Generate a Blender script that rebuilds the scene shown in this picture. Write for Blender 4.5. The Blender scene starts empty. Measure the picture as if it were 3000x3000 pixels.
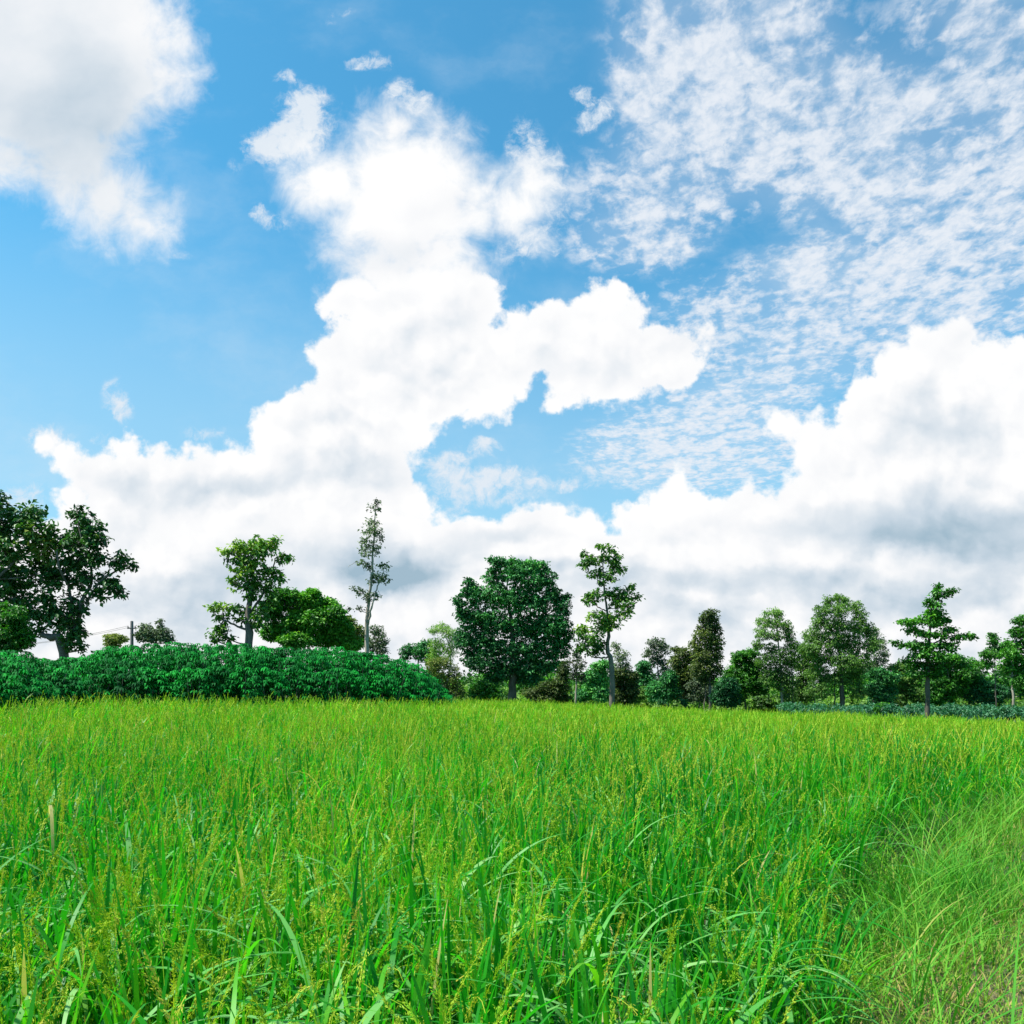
import bpy, math, random
import numpy as np
from mathutils import Vector

sc = bpy.context.scene
col = sc.collection
R = math.radians
rng = np.random.default_rng(11)

# ------------------------------------------------------------------ camera
FOC = 2355.0          # focal length in photo pixels (photo is 3000 wide)
HOR = 2018.0          # horizon row of the photo
CAMZ = 1.58
cd = bpy.data.cameras.new('camera')
cam = bpy.data.objects.new('camera', cd)
col.objects.link(cam)
cam.location = (0, 0, CAMZ)
cam.rotation_euler = (R(90), 0, 0)
cd.sensor_width = 36
cd.lens = 36 * FOC / 3000
cd.shift_y = (HOR - 1500) / 3000
cd.clip_start = 0.05
cd.clip_end = 20000
sc.camera = cam

# ------------------------------------------------------------------ world, sun, exposure
SUN_EL, SUN_AZ = 58.0, -98.0      # azimuth from +Y (the view direction), negative = left
world = bpy.data.worlds.new('World')
sc.world = world
world.use_nodes = True
wt = world.node_tree
wt.nodes.clear()
sun_d = bpy.data.lights.new('sun', 'SUN')
sun = bpy.data.objects.new('sun', sun_d)
col.objects.link(sun)
sun_d.energy = 5.0
sun_d.angle = R(1.2)
sun_d.color = (1.0, 0.95, 0.87)
sdir = Vector((math.sin(R(SUN_AZ)) * math.cos(R(SUN_EL)), math.cos(R(SUN_AZ)) * math.cos(R(SUN_EL)), math.sin(R(SUN_EL))))
sun.rotation_euler = sdir.to_track_quat('Z', 'Y').to_euler()
sc.view_settings.view_transform = 'Standard'
sc.view_settings.look = 'None'
sc.view_settings.exposure = 0.85
sc.view_settings.gamma = 1.0
try:
    world.cycles.sampling_method = 'MANUAL'
    world.cycles.sample_map_resolution = 256
except Exception:
    pass
sc.cycles.max_bounces = 8
sc.cycles.diffuse_bounces = 3
sc.cycles.transmission_bounces = 4
sc.cycles.transparent_max_bounces = 4

SKY_STRENGTH = 0.1
EXPO = 2 ** 0.85          # sky colours are set as the photo shows them after this exposure


class NB:
    """small node-expression builder"""
    def __init__(s, tree): s.t = tree
    def put(s, sock, v):
        if isinstance(v, (int, float)): sock.default_value = v
        elif isinstance(v, (tuple, list)): sock.default_value = tuple(v) + ((1.0,) if len(v) == 3 and sock.type == 'RGBA' else ())
        else: s.t.links.new(v, sock)
    def m(s, op, a, b=None, c=None, clamp=False):
        n = s.t.nodes.new('ShaderNodeMath'); n.operation = op; n.use_clamp = clamp
        for i, v in enumerate((a, b, c)):
            if v is not None: s.put(n.inputs[i], v)
        return n.outputs[0]
    def v(s, op, a, b=None, c=None, scale=None):
        n = s.t.nodes.new('ShaderNodeVectorMath'); n.operation = op
        for i, x in enumerate((a, b, c)):
            if x is not None: s.put(n.inputs[i], x)
        if scale is not None: s.put(n.inputs['Scale'], scale)
        return n.outputs['Value'] if op in ('LENGTH', 'DISTANCE', 'DOT_PRODUCT') else n.outputs[0]
    def comb(s, x, y, z=0.0):
        n = s.t.nodes.new('ShaderNodeCombineXYZ')
        for i, q in enumerate((x, y, z)): s.put(n.inputs[i], q)
        return n.outputs[0]
    def sep(s, v):
        n = s.t.nodes.new('ShaderNodeSeparateXYZ'); s.t.links.new(v, n.inputs[0]); return n.outputs
    def noise(s, vec, scale, detail=4, rough=0.5, dist=0.0, out=0, lac=2.0):
        n = s.t.nodes.new('ShaderNodeTexNoise'); n.noise_dimensions = '3D'
        if vec is not None: s.t.links.new(vec, n.inputs['Vector'])
        n.inputs['Scale'].default_value = scale; n.inputs['Detail'].default_value = detail
        n.inputs['Roughness'].default_value = rough; n.inputs['Distortion'].default_value = dist
        n.inputs['Lacunarity'].default_value = lac
        return n.outputs[out]
    def smooth(s, x, a, b, lo=0.0, hi=1.0):
        n = s.t.nodes.new('ShaderNodeMapRange'); n.interpolation_type = 'SMOOTHSTEP'
        s.put(n.inputs['Value'], x); s.put(n.inputs['From Min'], a); s.put(n.inputs['From Max'], b)
        s.put(n.inputs['To Min'], lo); s.put(n.inputs['To Max'], hi)
        return n.outputs['Result']
    def mix(s, f, a, b):
        n = s.t.nodes.new('ShaderNodeMix'); n.data_type = 'RGBA'
        s.put(n.inputs['Factor'], f)
        s.put([i for i in n.inputs if i.name == 'A' and i.type == 'RGBA'][0], a)
        s.put([i for i in n.inputs if i.name == 'B' and i.type == 'RGBA'][0], b)
        return [o for o in n.outputs if o.type == 'RGBA'][0]


def lin(r, g, b):
    f = lambda c: ((c / 255 + 0.055) / 1.055) ** 2.4 if c > 10 else c / 255 / 12.92
    return (f(r), f(g), f(b))


CLOUD_CUMULUS = [(-0.534,0.658,0.255),(-0.262,0.994,0.245),(-0.758,0.57,0.17),(0.258,0.994,0.164),(-0.918,0.562,0.157),(-1.134,0.554,0.156),(-0.03,0.978,0.124),(-0.342,0.514,0.116),(-0.47,0.89,0.115),(0.106,1.026,0.105),(0.418,0.986,0.099),(-0.318,0.77,0.092),(-0.438,1.146,0.089),(-0.07,0.866,0.086),(-1.262,0.482,0.073),(0.498,0.938,0.068),(-0.502,0.994,0.068),(-1.262,0.626,0.061),(0.514,1.002,0.06),(-1.022,0.458,0.06),(-0.102,1.162,0.056),(-0.374,1.202,0.052),(-0.062,1.106,0.05),(-1.286,0.562,0.049),(0.29,1.146,0.048),(0.242,1.146,0.044),(0.17,0.866,0.042),(-1.03,0.658,0.039),(-1.126,0.706,0.037),(-1.35,0.722,0.037),(-0.558,0.962,0.036),(0.346,1.122,0.035),(-1.294,0.674,0.034),(0.122,0.842,0.034),(-0.15,1.194,0.033),(0.37,1.098,0.032),(-1.318,0.698,0.031),(-0.326,1.218,0.031),(-0.854,0.698,0.031),(0.378,0.898,0.029),(-1.166,0.698,0.029),(0.554,1.042,0.028),(-0.134,0.802,0.027),(-0.734,0.786,0.027),(-0.526,1.154,0.025),(-0.758,0.738,0.025),(-0.59,0.89,0.024),(-0.23,0.762,0.024),(-0.526,1.13,0.024),(-0.294,0.682,0.024),(1.274,0.715,0.316),(1.01,0.579,0.181),(1.53,0.563,0.165),(1.538,0.851,0.158),(1.586,0.707,0.114),(0.85,0.507,0.109),(0.498,0.507,0.102),(0.594,0.491,0.091),(0.746,0.491,0.088),(0.89,0.699,0.087),(0.402,0.475,0.077),(0.066,0.475,0.076),(0.138,0.467,0.069),(0.33,0.467,0.069),(1.298,1.011,0.067),(0.21,0.467,0.065),(1.442,0.963,0.063),(0.818,0.747,0.051),(1.026,0.875,0.05),(1.21,1.003,0.047),(1.138,0.979,0.046),(0.978,0.747,0.046),(0.674,0.531,0.04),(0.49,0.603,0.039),(0.77,0.779,0.038),(1.058,0.915,0.035),(1.098,0.955,0.031),(0.986,0.795,0.03),(1.498,0.995,0.027),(1.386,0.995,0.025)]
CLOUD_SOFT = [(-0.32,1.44,0.219),(-0.528,1.488,0.11),(-0.216,1.264,0.102),(0.008,1.408,0.09),(-0.408,1.248,0.09),(-0.112,1.4,0.079),(-0.32,1.232,0.074),(0.064,1.472,0.069),(-0.336,1.648,0.062),(-0.128,1.216,0.058),(-0.416,1.624,0.045),(-0.48,1.296,0.044),(-0.632,1.504,0.039),(-0.16,1.568,0.035),(-0.216,1.616,0.032),(-0.12,1.272,0.03),(-0.064,1.456,0.028),(-0.472,1.192,0.028),(0.048,1.328,0.027),(-0.52,1.384,0.027),(-0.456,1.6,0.027),(-0.184,1.6,0.026),(-0.592,1.568,0.026),(-1.348,1.866,0.351),(-1.276,1.546,0.139),(-1.572,1.626,0.128),(-1.58,2.098,0.12),(-1.196,1.442,0.099),(-1.14,2.122,0.095),(-1.028,1.802,0.083),(-1.468,1.562,0.079),(-1.02,1.89,0.075),(-1.124,1.378,0.055),(-1.404,1.522,0.049),(-1.076,2.05,0.045),(-1.052,1.722,0.044),(-1.036,1.962,0.044),(-1.036,1.362,0.038),(-1.524,1.514,0.035),(-1.076,1.354,0.035),(-1.076,1.682,0.029),(-1.156,1.602,0.028),(-1.052,2.01,0.028),(-1.02,1.394,0.026)]


def build_sky():
    N = NB(wt)
    tc = wt.nodes.new('ShaderNodeTexCoord').outputs['Generated']
    nd = N.v('NORMALIZE', tc)
    dx, dy, dz = N.sep(nd)
    yy = N.m('MAXIMUM', dy, 0.2)
    k = FOC / 1000
    u = N.m('MULTIPLY', N.m('DIVIDE', dx, yy), k)
    v = N.m('MULTIPLY', N.m('DIVIDE', dz, yy), k)
    p = N.comb(u, v, 0.0)
    # noises shared by the layers
    wc = N.noise(p, 3.2, 3, 0.55, out=1)
    warp = N.v('SUBTRACT', wc, (0.5, 0.5, 0.5))
    wf = N.noise(p, 22.0, 4, 0.6, out=1)
    warpf = N.v('SUBTRACT', wf, (0.5, 0.5, 0.5))
    pw = N.v('MULTIPLY_ADD', warp, (0.09, 0.09, 0.0), p)
    pw = N.v('MULTIPLY_ADD', warpf, (0.035, 0.035, 0.0), pw)
    nA = N.noise(p, 8.0, 10, 0.62)
    # billows: inverted smooth voronoi gives rounded puffs
    def voro(vec, scale):
        n = wt.nodes.new('ShaderNodeTexVoronoi'); n.feature = 'SMOOTH_F1'; n.voronoi_dimensions = '2D'
        wt.links.new(vec, n.inputs['Vector']); n.inputs['Scale'].default_value = scale
        n.inputs['Smoothness'].default_value = 0.35; n.inputs['Detail'].default_value = 3.0
        n.inputs['Roughness'].default_value = 0.4
        return n.outputs['Distance']
    vb = voro(pw, 13.0)

    def field(discs, kk):
        F = None
        for (cx, cy, r) in discs:
            d = N.m('SUBTRACT', r, N.v('DISTANCE', pw, (cx, cy, 0.0)))
            F = d if F is None else N.m('SMOOTH_MAX', F, d, kk)
        return F
    def soft(lst, src=None, rot=True):
        """sum of soft ellipses (px, py, rx, ry, strength)"""
        S = None
        for (px, py, rx, ry, st) in lst:
            c = ((px - 1500) / 1000, (HOR - py) / 1000)
            q = N.v('MULTIPLY_ADD', src or pw, (1000 / rx, 1000 / ry, 0.0), (-c[0] * 1000 / rx, -c[1] * 1000 / ry, 0.0))
            g = N.m('MULTIPLY', N.smooth(N.v('LENGTH', q), 1.25, 0.15), st)
            S = g if S is None else N.m('ADD', S, g)
        return S
    # --- cumulus with firm edges, and the bank that fills the lower sky
    FA = field(CLOUD_CUMULUS + [(0.67, 0.50, 0.09), (1.1, 0.46, 0.12), (0.9, 0.46, 0.1)], 0.03)
    bandn = N.noise(N.v('MULTIPLY', p, (1.0, 2.2, 1.0)), 2.4, 4, 0.55)
    band = N.m('ADD', N.m('SUBTRACT', 0.50, v), N.m('MULTIPLY', N.m('SUBTRACT', bandn, 0.5), 0.28))
    FA = N.m('SMOOTH_MAX', FA, band, 0.05)
    FA = N.m('ADD', FA, N.m('MULTIPLY', N.m('SUBTRACT', nA, 0.5), 0.12))
    FAe = N.m('ADD', FA, N.m('MULTIPLY', N.m('SUBTRACT', 0.42, vb), 0.04))
    aA = N.smooth(N.m('ADD', FAe, N.m('MULTIPLY', N.m('SUBTRACT', N.noise(p, 34.0, 6, 0.65), 0.5), 0.035)), -0.026, 0.008)
    # --- softer, ragged cloud
    FB = field(CLOUD_SOFT, 0.04)
    nB = N.noise(p, 9.0, 10, 0.66, 0.4)
    FBe = N.m('ADD', FB, N.m('MULTIPLY', N.m('SUBTRACT', nB, 0.5), 0.20))
    FBe = N.m('ADD', FBe, N.m('MULTIPLY', N.m('SUBTRACT', 0.42, vb), 0.03))
    aB = N.smooth(FBe, -0.085, 0.075)
    # --- torn scraps of cloud
    scraps = [(1180, 270, 60, 45, .9), (1230, 300, 50, 45, .9), (1100, 185, 95, 34, .62), (1040, 195, 70, 30, .4), (1000, 35, 45, 22, .5),
              (960, 60, 50, 25, .35), (835, 232, 45, 30, .75), (905, 300, 75, 70, 1.0), (850, 340, 75, 70, .9), (800, 430, 100, 70, .95), (870, 410, 90, 70, .9), (930, 380, 80, 60, .7),
              (770, 450, 70, 50, .8), (750, 620, 45, 34, .75), (810, 660, 60, 35, .65), (690, 490, 35, 30, .4), (335, 1165, 52, 66, .8),
              (350, 1200, 50, 50, .6), (130, 1275, 75, 50, .9), (170, 1300, 75, 50, .8), (600, 1260, 90, 28, .7), (300, 1290, 60, 40, .7), (1420, 1312, 52, 24, .8),
              (1290, 1375, 80, 50, 1.1), (1380, 1410, 110, 42, 1.1), (1500, 1395, 110, 42, 1.0), (1640, 1418, 110, 30, .9), (1310, 1470, 110, 60, .8), (1500, 1450, 160, 40, .6), (1850, 1400, 160, 50, .5), (1400, 1330, 120, 40, .5), (1720, 1360, 120, 40, .4), (1530, 430, 70, 110, .75),
              (1600, 480, 80, 90, .7), (1630, 580, 80, 110, .6), (1560, 700, 110, 60, .6), (1500, 760, 120, 60, .4), (1650, 750, 75, 40, .4), (2140, 985, 50, 26, .75), (2085, 1000, 30, 40, .5),
              (1710, 290, 50, 36, .85), (1760, 340, 70, 45, .8), (1720, 370, 50, 36, .7), (80, 1450, 160, 90, .45), (0, 1500, 150, 80, .5), (520, 740, 70, 26, .35)]
    SS = soft(scraps)
    nS = N.noise(pw, 17.0, 9, 0.7, 0.3)
    aS = N.m('MULTIPLY', N.smooth(N.m('ADD', SS, N.m('MULTIPLY', N.m('SUBTRACT', nS, 0.5), 4.6)), 0.05, 1.6), N.smooth(SS, 0.02, 0.6))
    # --- high altocumulus sheet: mottled and rippled, seen in perspective on a flat layer overhead
    zz = N.m('MAXIMUM', dz, 0.05)
    qx = N.m('DIVIDE', dx, zz); qy = N.m('DIVIDE', dy, zz)
    ca, sa = math.cos(R(-14)), math.sin(R(-14))
    q = N.comb(N.m('ADD', N.m('MULTIPLY', qx, ca), N.m('MULTIPLY', qy, sa)), N.m('ADD', N.m('MULTIPLY', qy, ca), N.m('MULTIPLY', qx, -sa)), 0.0)
    cover = soft([(2150, 120, 420, 330, .75), (2250, 420, 420, 240, .62), (1900, 560, 300, 220, .5), (1850, 720, 260, 110, .42),
                  (2850, 40, 300, 150, .5), (2950, 300, 200, 260, .45), (2600, 250, 260, 180, .35), (2700, 520, 460, 330, .60), (2900, 800, 500, 330, .62), (2500, 900, 420, 200, .52), (2250, 1060, 360, 170, .46),
                  (2100, 1290, 360, 190, .8), (2050, 900, 200, 120, .35), (2330, 800, 240, 90, .35), (1850, 1330, 260, 120, .4), (2400, 760, 260, 90, .25), (2000, 250, 260, 250, .35)], src=p)
    nq = N.noise(N.v('MULTIPLY', q, (1.25, 0.8, 1.0)), 9.0, 8, 0.6, 0.2)
    rip = N.noise(N.v('MULTIPLY', q, (1.1, 0.95, 1.0)), 26.0, 5, 0.6, 0.3)
    nmix = N.m('ADD', N.m('MULTIPLY', nq, 0.62), N.m('MULTIPLY', rip, 0.38))
    aC = N.m('MULTIPLY', N.smooth(N.m('ADD', N.m('MULTIPLY', N.m('SUBTRACT', nmix, 0.5), 8.0), N.m('MULTIPLY', cover, 1.0)), -0.1, 1.4), N.smooth(cover, 0.03, 0.38))
    fine = N.noise(N.v('MULTIPLY', q, (1.1, 0.8, 1.0)), 34.0, 6, 0.65, 0.3)
    aC = N.m('MULTIPLY', aC, N.smooth(fine, 0.28, 0.62, 0.62, 0.97))
    veil = N.m('MULTIPLY', N.smooth(cover, 0.0, 0.7), 0.20)
    aC = N.m('ADD', aC, N.m('MULTIPLY', veil, N.m('SUBTRACT', 1.0, aC)))
    # --- colours
    sky = wt.nodes.new('ShaderNodeTexSky'); sky.sky_type = 'NISHITA'; sky.sun_disc = False
    sky.sun_elevation = R(SUN_EL); sky.sun_rotation = R(SUN_AZ)
    sky.air_density = 1.0; sky.dust_density = 0.6; sky.ozone_density = 2.0
    skyc = N.v('MULTIPLY', sky.outputs[0], SKY_TINT)
    pale = N.smooth(N.m('ADD', v, N.m('MULTIPLY', u, 0.16)), 1.4, 0.4)
    skyc = N.mix(N.m('MULTIPLY', pale, 0.62), skyc, tuple(c / SKY_STRENGTH / EXPO for c in lin(176, 214, 237)))
    K = 1 / SKY_STRENGTH / EXPO
    S = lambda c: tuple(x * K for x in lin(*c))
    pw2 = N.v('MULTIPLY_ADD', warp, (0.30, 0.16, 0.0), p)
    pw2 = N.v('MULTIPLY_ADD', warpf, (0.05, 0.04, 0.0), pw2)
    # shading of the cumulus: thick parts and bases go blue grey
    shade = soft([(100, 200, 420, 360, .62), (300, 470, 300, 260, .48), (100, 520, 180, 120, .15), (2900, 1560, 440, 130, .72), (2750, 1600, 420, 70, .32), (2560, 1560, 330, 80, .35), (2750, 1480, 300, 80, .3),
                  (1150, 1690, 220, 85, .95), (980, 1610, 200, 70, .35), (760, 1640, 200, 60, .35), (640, 1710, 260, 60, .55), (480, 1770, 300, 50, .45),
                  (1130, 740, 200, 80, .22), (1320, 980, 180, 100, .24), (1080, 1380, 220, 120, .28), (1280, 600, 200, 60, .15), (1800, 1060, 260, 80, .2), (2700, 1250, 300, 120, .2), (620, 1440, 240, 90, .22), (330, 1420, 140, 90, .22), (1250, 1130, 160, 60, .12),
                  (1600, 1655, 260, 30, .5), (2200, 1700, 380, 42, .5), (2700, 1760, 420, 80, .55), (1950, 1790, 280, 50, .35), (1760, 1700, 160, 40, .3), (820, 1400, 120, 60, .2),
                  (1350, 1610, 120, 60, .4), (2300, 1560, 260, 40, .2), (1500, 1560, 160, 30, .3), (1950, 1000, 140, 50, .12)], src=pw2)
    pl = N.v('ADD', p, (-0.03, 0.05, 0.0))
    nL = N.noise(pl, 8.0, 6, 0.55)
    vg1 = voro(pw, 6.5); vg2 = voro(N.v('ADD', pw, (-0.022, 0.04, 0.0)), 6.5)
    relief = N.m('ADD', N.m('MULTIPLY', N.m('SUBTRACT', nL, nA), 0.45), N.m('MULTIPLY', N.m('SUBTRACT', vg1, vg2), 0.55))
    relief = N.m('ADD', relief, N.m('MULTIPLY', N.m('SUBTRACT', vg1, 0.38), 0.10))
    low = N.smooth(v, 0.62, 0.25)
    vs1 = N.noise(N.v('MULTIPLY', pw, (1.0, 2.3, 1.0)), 3.4, 6, 0.5)
    vs2 = N.noise(N.v('MULTIPLY', pw, (1.0, 1.15, 1.0)), 2.6, 5, 0.5)
    vs = N.m('ADD', N.m('MULTIPLY', vs1, low), N.m('MULTIPLY', vs2, N.m('SUBTRACT', 1.0, low)))
    sh = N.m('ADD', shade, N.m('MULTIPLY', N.m('SUBTRACT', vs, N.m('MULTIPLY_ADD', low, -0.12, 0.46)), N.m('MULTIPLY_ADD', low, 0.2, 0.6)))
    sh = N.m('ADD', sh, N.m('MULTIPLY', relief, N.smooth(FAe, -0.02, 0.10)))
    sh = N.m('MULTIPLY_ADD', N.smooth(FAe, 0.02, 0.2), 0.13, sh)
    sh = N.m('MULTIPLY', sh, N.m('MULTIPLY_ADD', N.m('SUBTRACT', vs, 0.5), 1.0, 0.72))
    sh = N.m('MINIMUM', N.m('MAXIMUM', sh, 0.0), 1.0)
    r = wt.nodes.new('ShaderNodeValToRGB')
    cr = r.color_ramp
    cr.elements[0].position = 0.0; cr.elements[0].color = lin(254, 254, 254) + (1,)
    cr.elements[1].position = 1.0; cr.elements[1].color = lin(160, 186, 203) + (1,)
    for pos, c in ((0.12, (247, 248, 250)), (0.32, (229, 235, 241)), (0.65, (200, 214, 226))):
        e = cr.elements.new(pos); e.color = lin(*c) + (1,)
    wt.links.new(sh, r.inputs[0])
    cumc = N.v('SCALE', r.outputs[0], scale=K * 1.02)
    thin = N.noise(N.v('MULTIPLY', pw, (1.0, 1.6, 1.0)), 1.6, 6, 0.6)
    skyc = N.mix(N.smooth(thin, 0.46, 0.78, 0.0, 0.30), skyc, S((214, 232, 245)))
    c1 = N.mix(aC, skyc, S((234, 240, 248)))
    c2 = N.mix(aS, c1, S((226, 236, 246)))
    c3 = N.mix(aB, c2, cumc)
    c4 = N.mix(aA, c3, cumc)
    # below the horizon the sky falls to a dull green grey (hidden by the ground)
    c5 = N.mix(N.smooth(dz, 0.0, -0.02), c4, (0.8, 1.0, 0.5))
    bg = wt.nodes.new('ShaderNodeBackground'); bg.inputs[1].default_value = SKY_STRENGTH
    wt.links.new(c5, bg.inputs[0])
    out = wt.nodes.new('ShaderNodeOutputWorld')
    wt.links.new(bg.outputs[0], out.inputs[0])


SKY_TINT = (0.40, 1.08, 1.13)
build_sky()


# ------------------------------------------------------------------ helpers
def at(px, py, D):
    """photo pixel at distance D -> world point"""
    return np.array([(px - 1500) / FOC * D, D, CAMZ + (HOR - py) / FOC * D])


def sstep(x, a, b):
    t = np.clip((np.asarray(x, float) - a) / (b - a), 0, 1)
    return t * t * (3 - 2 * t)


BX = [0.0, 1.0, 2.0, 3.0, 4.0, 6.0, 9.0, 11.8, 18.0, 26.0, 60.0]
BL = [0.30, 0.55, 0.82, 1.15, 1.55, 2.75, 5.3, 7.9, 14.0, 22.0, 54.0]


def bund_x(y):
    return np.interp(y, BX, BL)


def zg(x, y):
    """ground height: the paddy sinks gently to the right, a low bund runs along it"""
    x = np.asarray(x, float); y = np.asarray(y, float)
    z = sstep(y, 8, 24) * (-0.04 - np.where(x > 0, .68, .5) * np.tanh(x / np.where(x > 0, 14, 12)))
    d = x - bund_x(y)
    z = z + 0.14 * sstep(d, -0.1, 0.5) * sstep(60 - y, 0, 30)
    return z + 0.03 * np.sin(x * 1.7 + 0.6 * y) * np.sin(y * 1.3) * sstep(y, 0, 2)


def tag(o, label=None, cat=None, group=None, kind=None):
    if label: o['label'] = label
    if cat: o['category'] = cat
    if group: o['group'] = group
    if kind: o['kind'] = kind
    return o


def mesh_np(name, verts, faces, mat, parent=None, attrs=None, smooth=False, fattrs=None):
    verts = np.ascontiguousarray(verts, dtype=np.float32).reshape(-1, 3)
    if not isinstance(faces, list): faces = [faces]
    faces = [np.asarray(f, dtype=np.int32) for f in faces if len(f)]
    me = bpy.data.meshes.new(name)
    me.vertices.add(len(verts)); me.vertices.foreach_set('co', verts.ravel())
    nl = sum(f.size for f in faces); nf = sum(len(f) for f in faces)
    me.loops.add(nl); me.polygons.add(nf)
    me.loops.foreach_set('vertex_index', np.concatenate([f.ravel() for f in faces]))
    sizes = np.concatenate([np.full(len(f), f.shape[1], np.int32) for f in faces])
    starts = np.concatenate([[0], np.cumsum(sizes)[:-1]]).astype(np.int32)
    me.polygons.foreach_set('loop_start', starts)
    if fattrs:
        for k, a in fattrs.items():
            at_ = me.attributes.new(k, 'FLOAT', 'FACE'); at_.data.foreach_set('value', np.asarray(a, np.float32))
    if attrs:
        for k, a in attrs.items():
            at_ = me.attributes.new(k, 'FLOAT', 'POINT'); at_.data.foreach_set('value', np.asarray(a, np.float32))
    me.update(calc_edges=True)
    if smooth: me.polygons.foreach_set('use_smooth', np.ones(nf, bool))
    me.materials.append(mat)
    o = bpy.data.objects.new(name, me); col.objects.link(o)
    if parent is not None: o.parent = parent
    return o


def empty(name, loc):
    o = bpy.data.objects.new(name, None); col.objects.link(o); o.location = tuple(loc); o.empty_display_size = 0.3
    return o


def tube(pts, rad, seg=7):
    """tapered tube along points -> verts, quads"""
    pts = np.asarray(pts, float); n = len(pts); rad = np.broadcast_to(np.asarray(rad, float), (n,))
    tan = np.gradient(pts, axis=0); tan /= np.linalg.norm(tan, axis=1)[:, None] + 1e-9
    ref = np.array([0.31, 0.95, 0.02]) if abs(tan[0][2]) > 0.5 else np.array([0.05, 0.1, 1.0])
    V = []
    for i in range(n):
        a = np.cross(tan[i], ref); a /= np.linalg.norm(a) + 1e-9
        b = np.cross(tan[i], a)
        th = np.arange(seg) * 2 * np.pi / seg
        wob = 1 + 0.10 * np.sin(3 * th + i * 1.7)
        V.append(pts[i] + (np.cos(th) * wob)[:, None] * a * rad[i] + (np.sin(th) * wob)[:, None] * b * rad[i])
    V = np.concatenate(V)
    i, j = np.meshgrid(np.arange(n - 1), np.arange(seg), indexing='ij')
    a = i * seg + j; b = i * seg + (j + 1) % seg
    F = np.stack([a, b, b + seg, a + seg], -1).reshape(-1, 4)
    return V, F


def join(parts):
    V, F, o = [], [], 0
    for v, f in parts:
        V.append(v); F.append(f + o); o += len(v)
    return np.concatenate(V), np.concatenate(F)


def norm(v): return v / (np.linalg.norm(v, axis=-1, keepdims=True) + 1e-9)


def smooth_path(P, n):
    P = np.asarray(P, float); t = np.linspace(0, len(P) - 1, n); m = len(P)
    out = []
    for x in t:
        i = int(min(x, m - 2)); f = x - i
        p0, p1, p2, p3 = P[max(i - 1, 0)], P[i], P[i + 1], P[min(i + 2, m - 1)]
        out.append(0.5 * (2 * p1 + (p2 - p0) * f + (2 * p0 - 5 * p1 + 4 * p2 - p3) * f * f + (3 * p1 - p0 - 3 * p2 + p3) * f ** 3))
    return np.array(out)


# ------------------------------------------------------------------ materials
def leaf_mat(name, stops, rough=0.45, spec=0.4, transl=0.35, tint=(1.0, 1.25, 0.5), warmvar=0.0):
    """stops: colours along the per-leaf 'tone' attribute"""
    m = bpy.data.materials.new(name); m.use_nodes = True; t = m.node_tree; t.nodes.clear(); N = NB(t)
    a = t.nodes.new('ShaderNodeAttribute'); a.attribute_name = 'tone'
    r = t.nodes.new('ShaderNodeValToRGB'); t.links.new(a.outputs['Fac'], r.inputs[0])
    cr = r.color_ramp
    cr.elements[0].position = 0; cr.elements[0].color = stops[0] + (1,)
    cr.elements[1].position = 1; cr.elements[1].color = stops[-1] + (1,)
    for i, c in enumerate(stops[1:-1]):
        e = cr.elements.new((i + 1) / (len(stops) - 1)); e.color = c + (1,)
    g = t.nodes.new('ShaderNodeNewGeometry')
    nz = N.noise(g.outputs['Position'], 1.3, 3, 0.6)
    hs = t.nodes.new('ShaderNodeHueSaturation')
    N.put(hs.inputs['Value'], N.m('MULTIPLY_ADD', nz, 0.7, 0.65)); t.links.new(r.outputs[0], hs.inputs['Color'])
    p = t.nodes.new('ShaderNodeBsdfPrincipled')
    t.links.new(hs.outputs[0], p.inputs['Base Color'])
    p.inputs['Roughness'].default_value = rough
    p.inputs['Specular IOR Level'].default_value = spec
    tr = t.nodes.new('ShaderNodeBsdfTranslucent')
    t.links.new(N.v('MULTIPLY', hs.outputs[0], tint), tr.inputs[0])
    mx = t.nodes.new('ShaderNodeMixShader'); mx.inputs[0].default_value = transl
    t.links.new(p.outputs[0], mx.inputs[1]); t.links.new(tr.outputs[0], mx.inputs[2])
    o = t.nodes.new('ShaderNodeOutputMaterial'); t.links.new(mx.outputs[0], o.inputs[0])
    return m


def bark_mat(name, c1, c2, scale=6.0):
    m = bpy.data.materials.new(name); m.use_nodes = True; t = m.node_tree; N = NB(t)
    p = t.nodes['Principled BSDF']
    g = t.nodes.new('ShaderNodeTexCoord').outputs['Object']
    n1 = N.noise(N.v('MULTIPLY', g, (1.0, 1.0, 0.25)), scale, 6, 0.65)
    n2 = N.noise(g, 1.7, 3, 0.5)
    f = N.m('ADD', N.m('MULTIPLY', n1, 0.75), N.m('MULTIPLY', n2, 0.35))
    t.links.new(N.mix(N.smooth(f, 0.35, 0.75), c1, c2), p.inputs['Base Color'])
    p.inputs['Roughness'].default_value = 0.9
    b = t.nodes.new('ShaderNodeBump'); b.inputs['Strength'].default_value = 0.5; b.inputs['Distance'].default_value = 0.03
    t.links.new(n1, b.inputs['Height']); t.links.new(b.outputs[0], p.inputs['Normal'])
    return m


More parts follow.
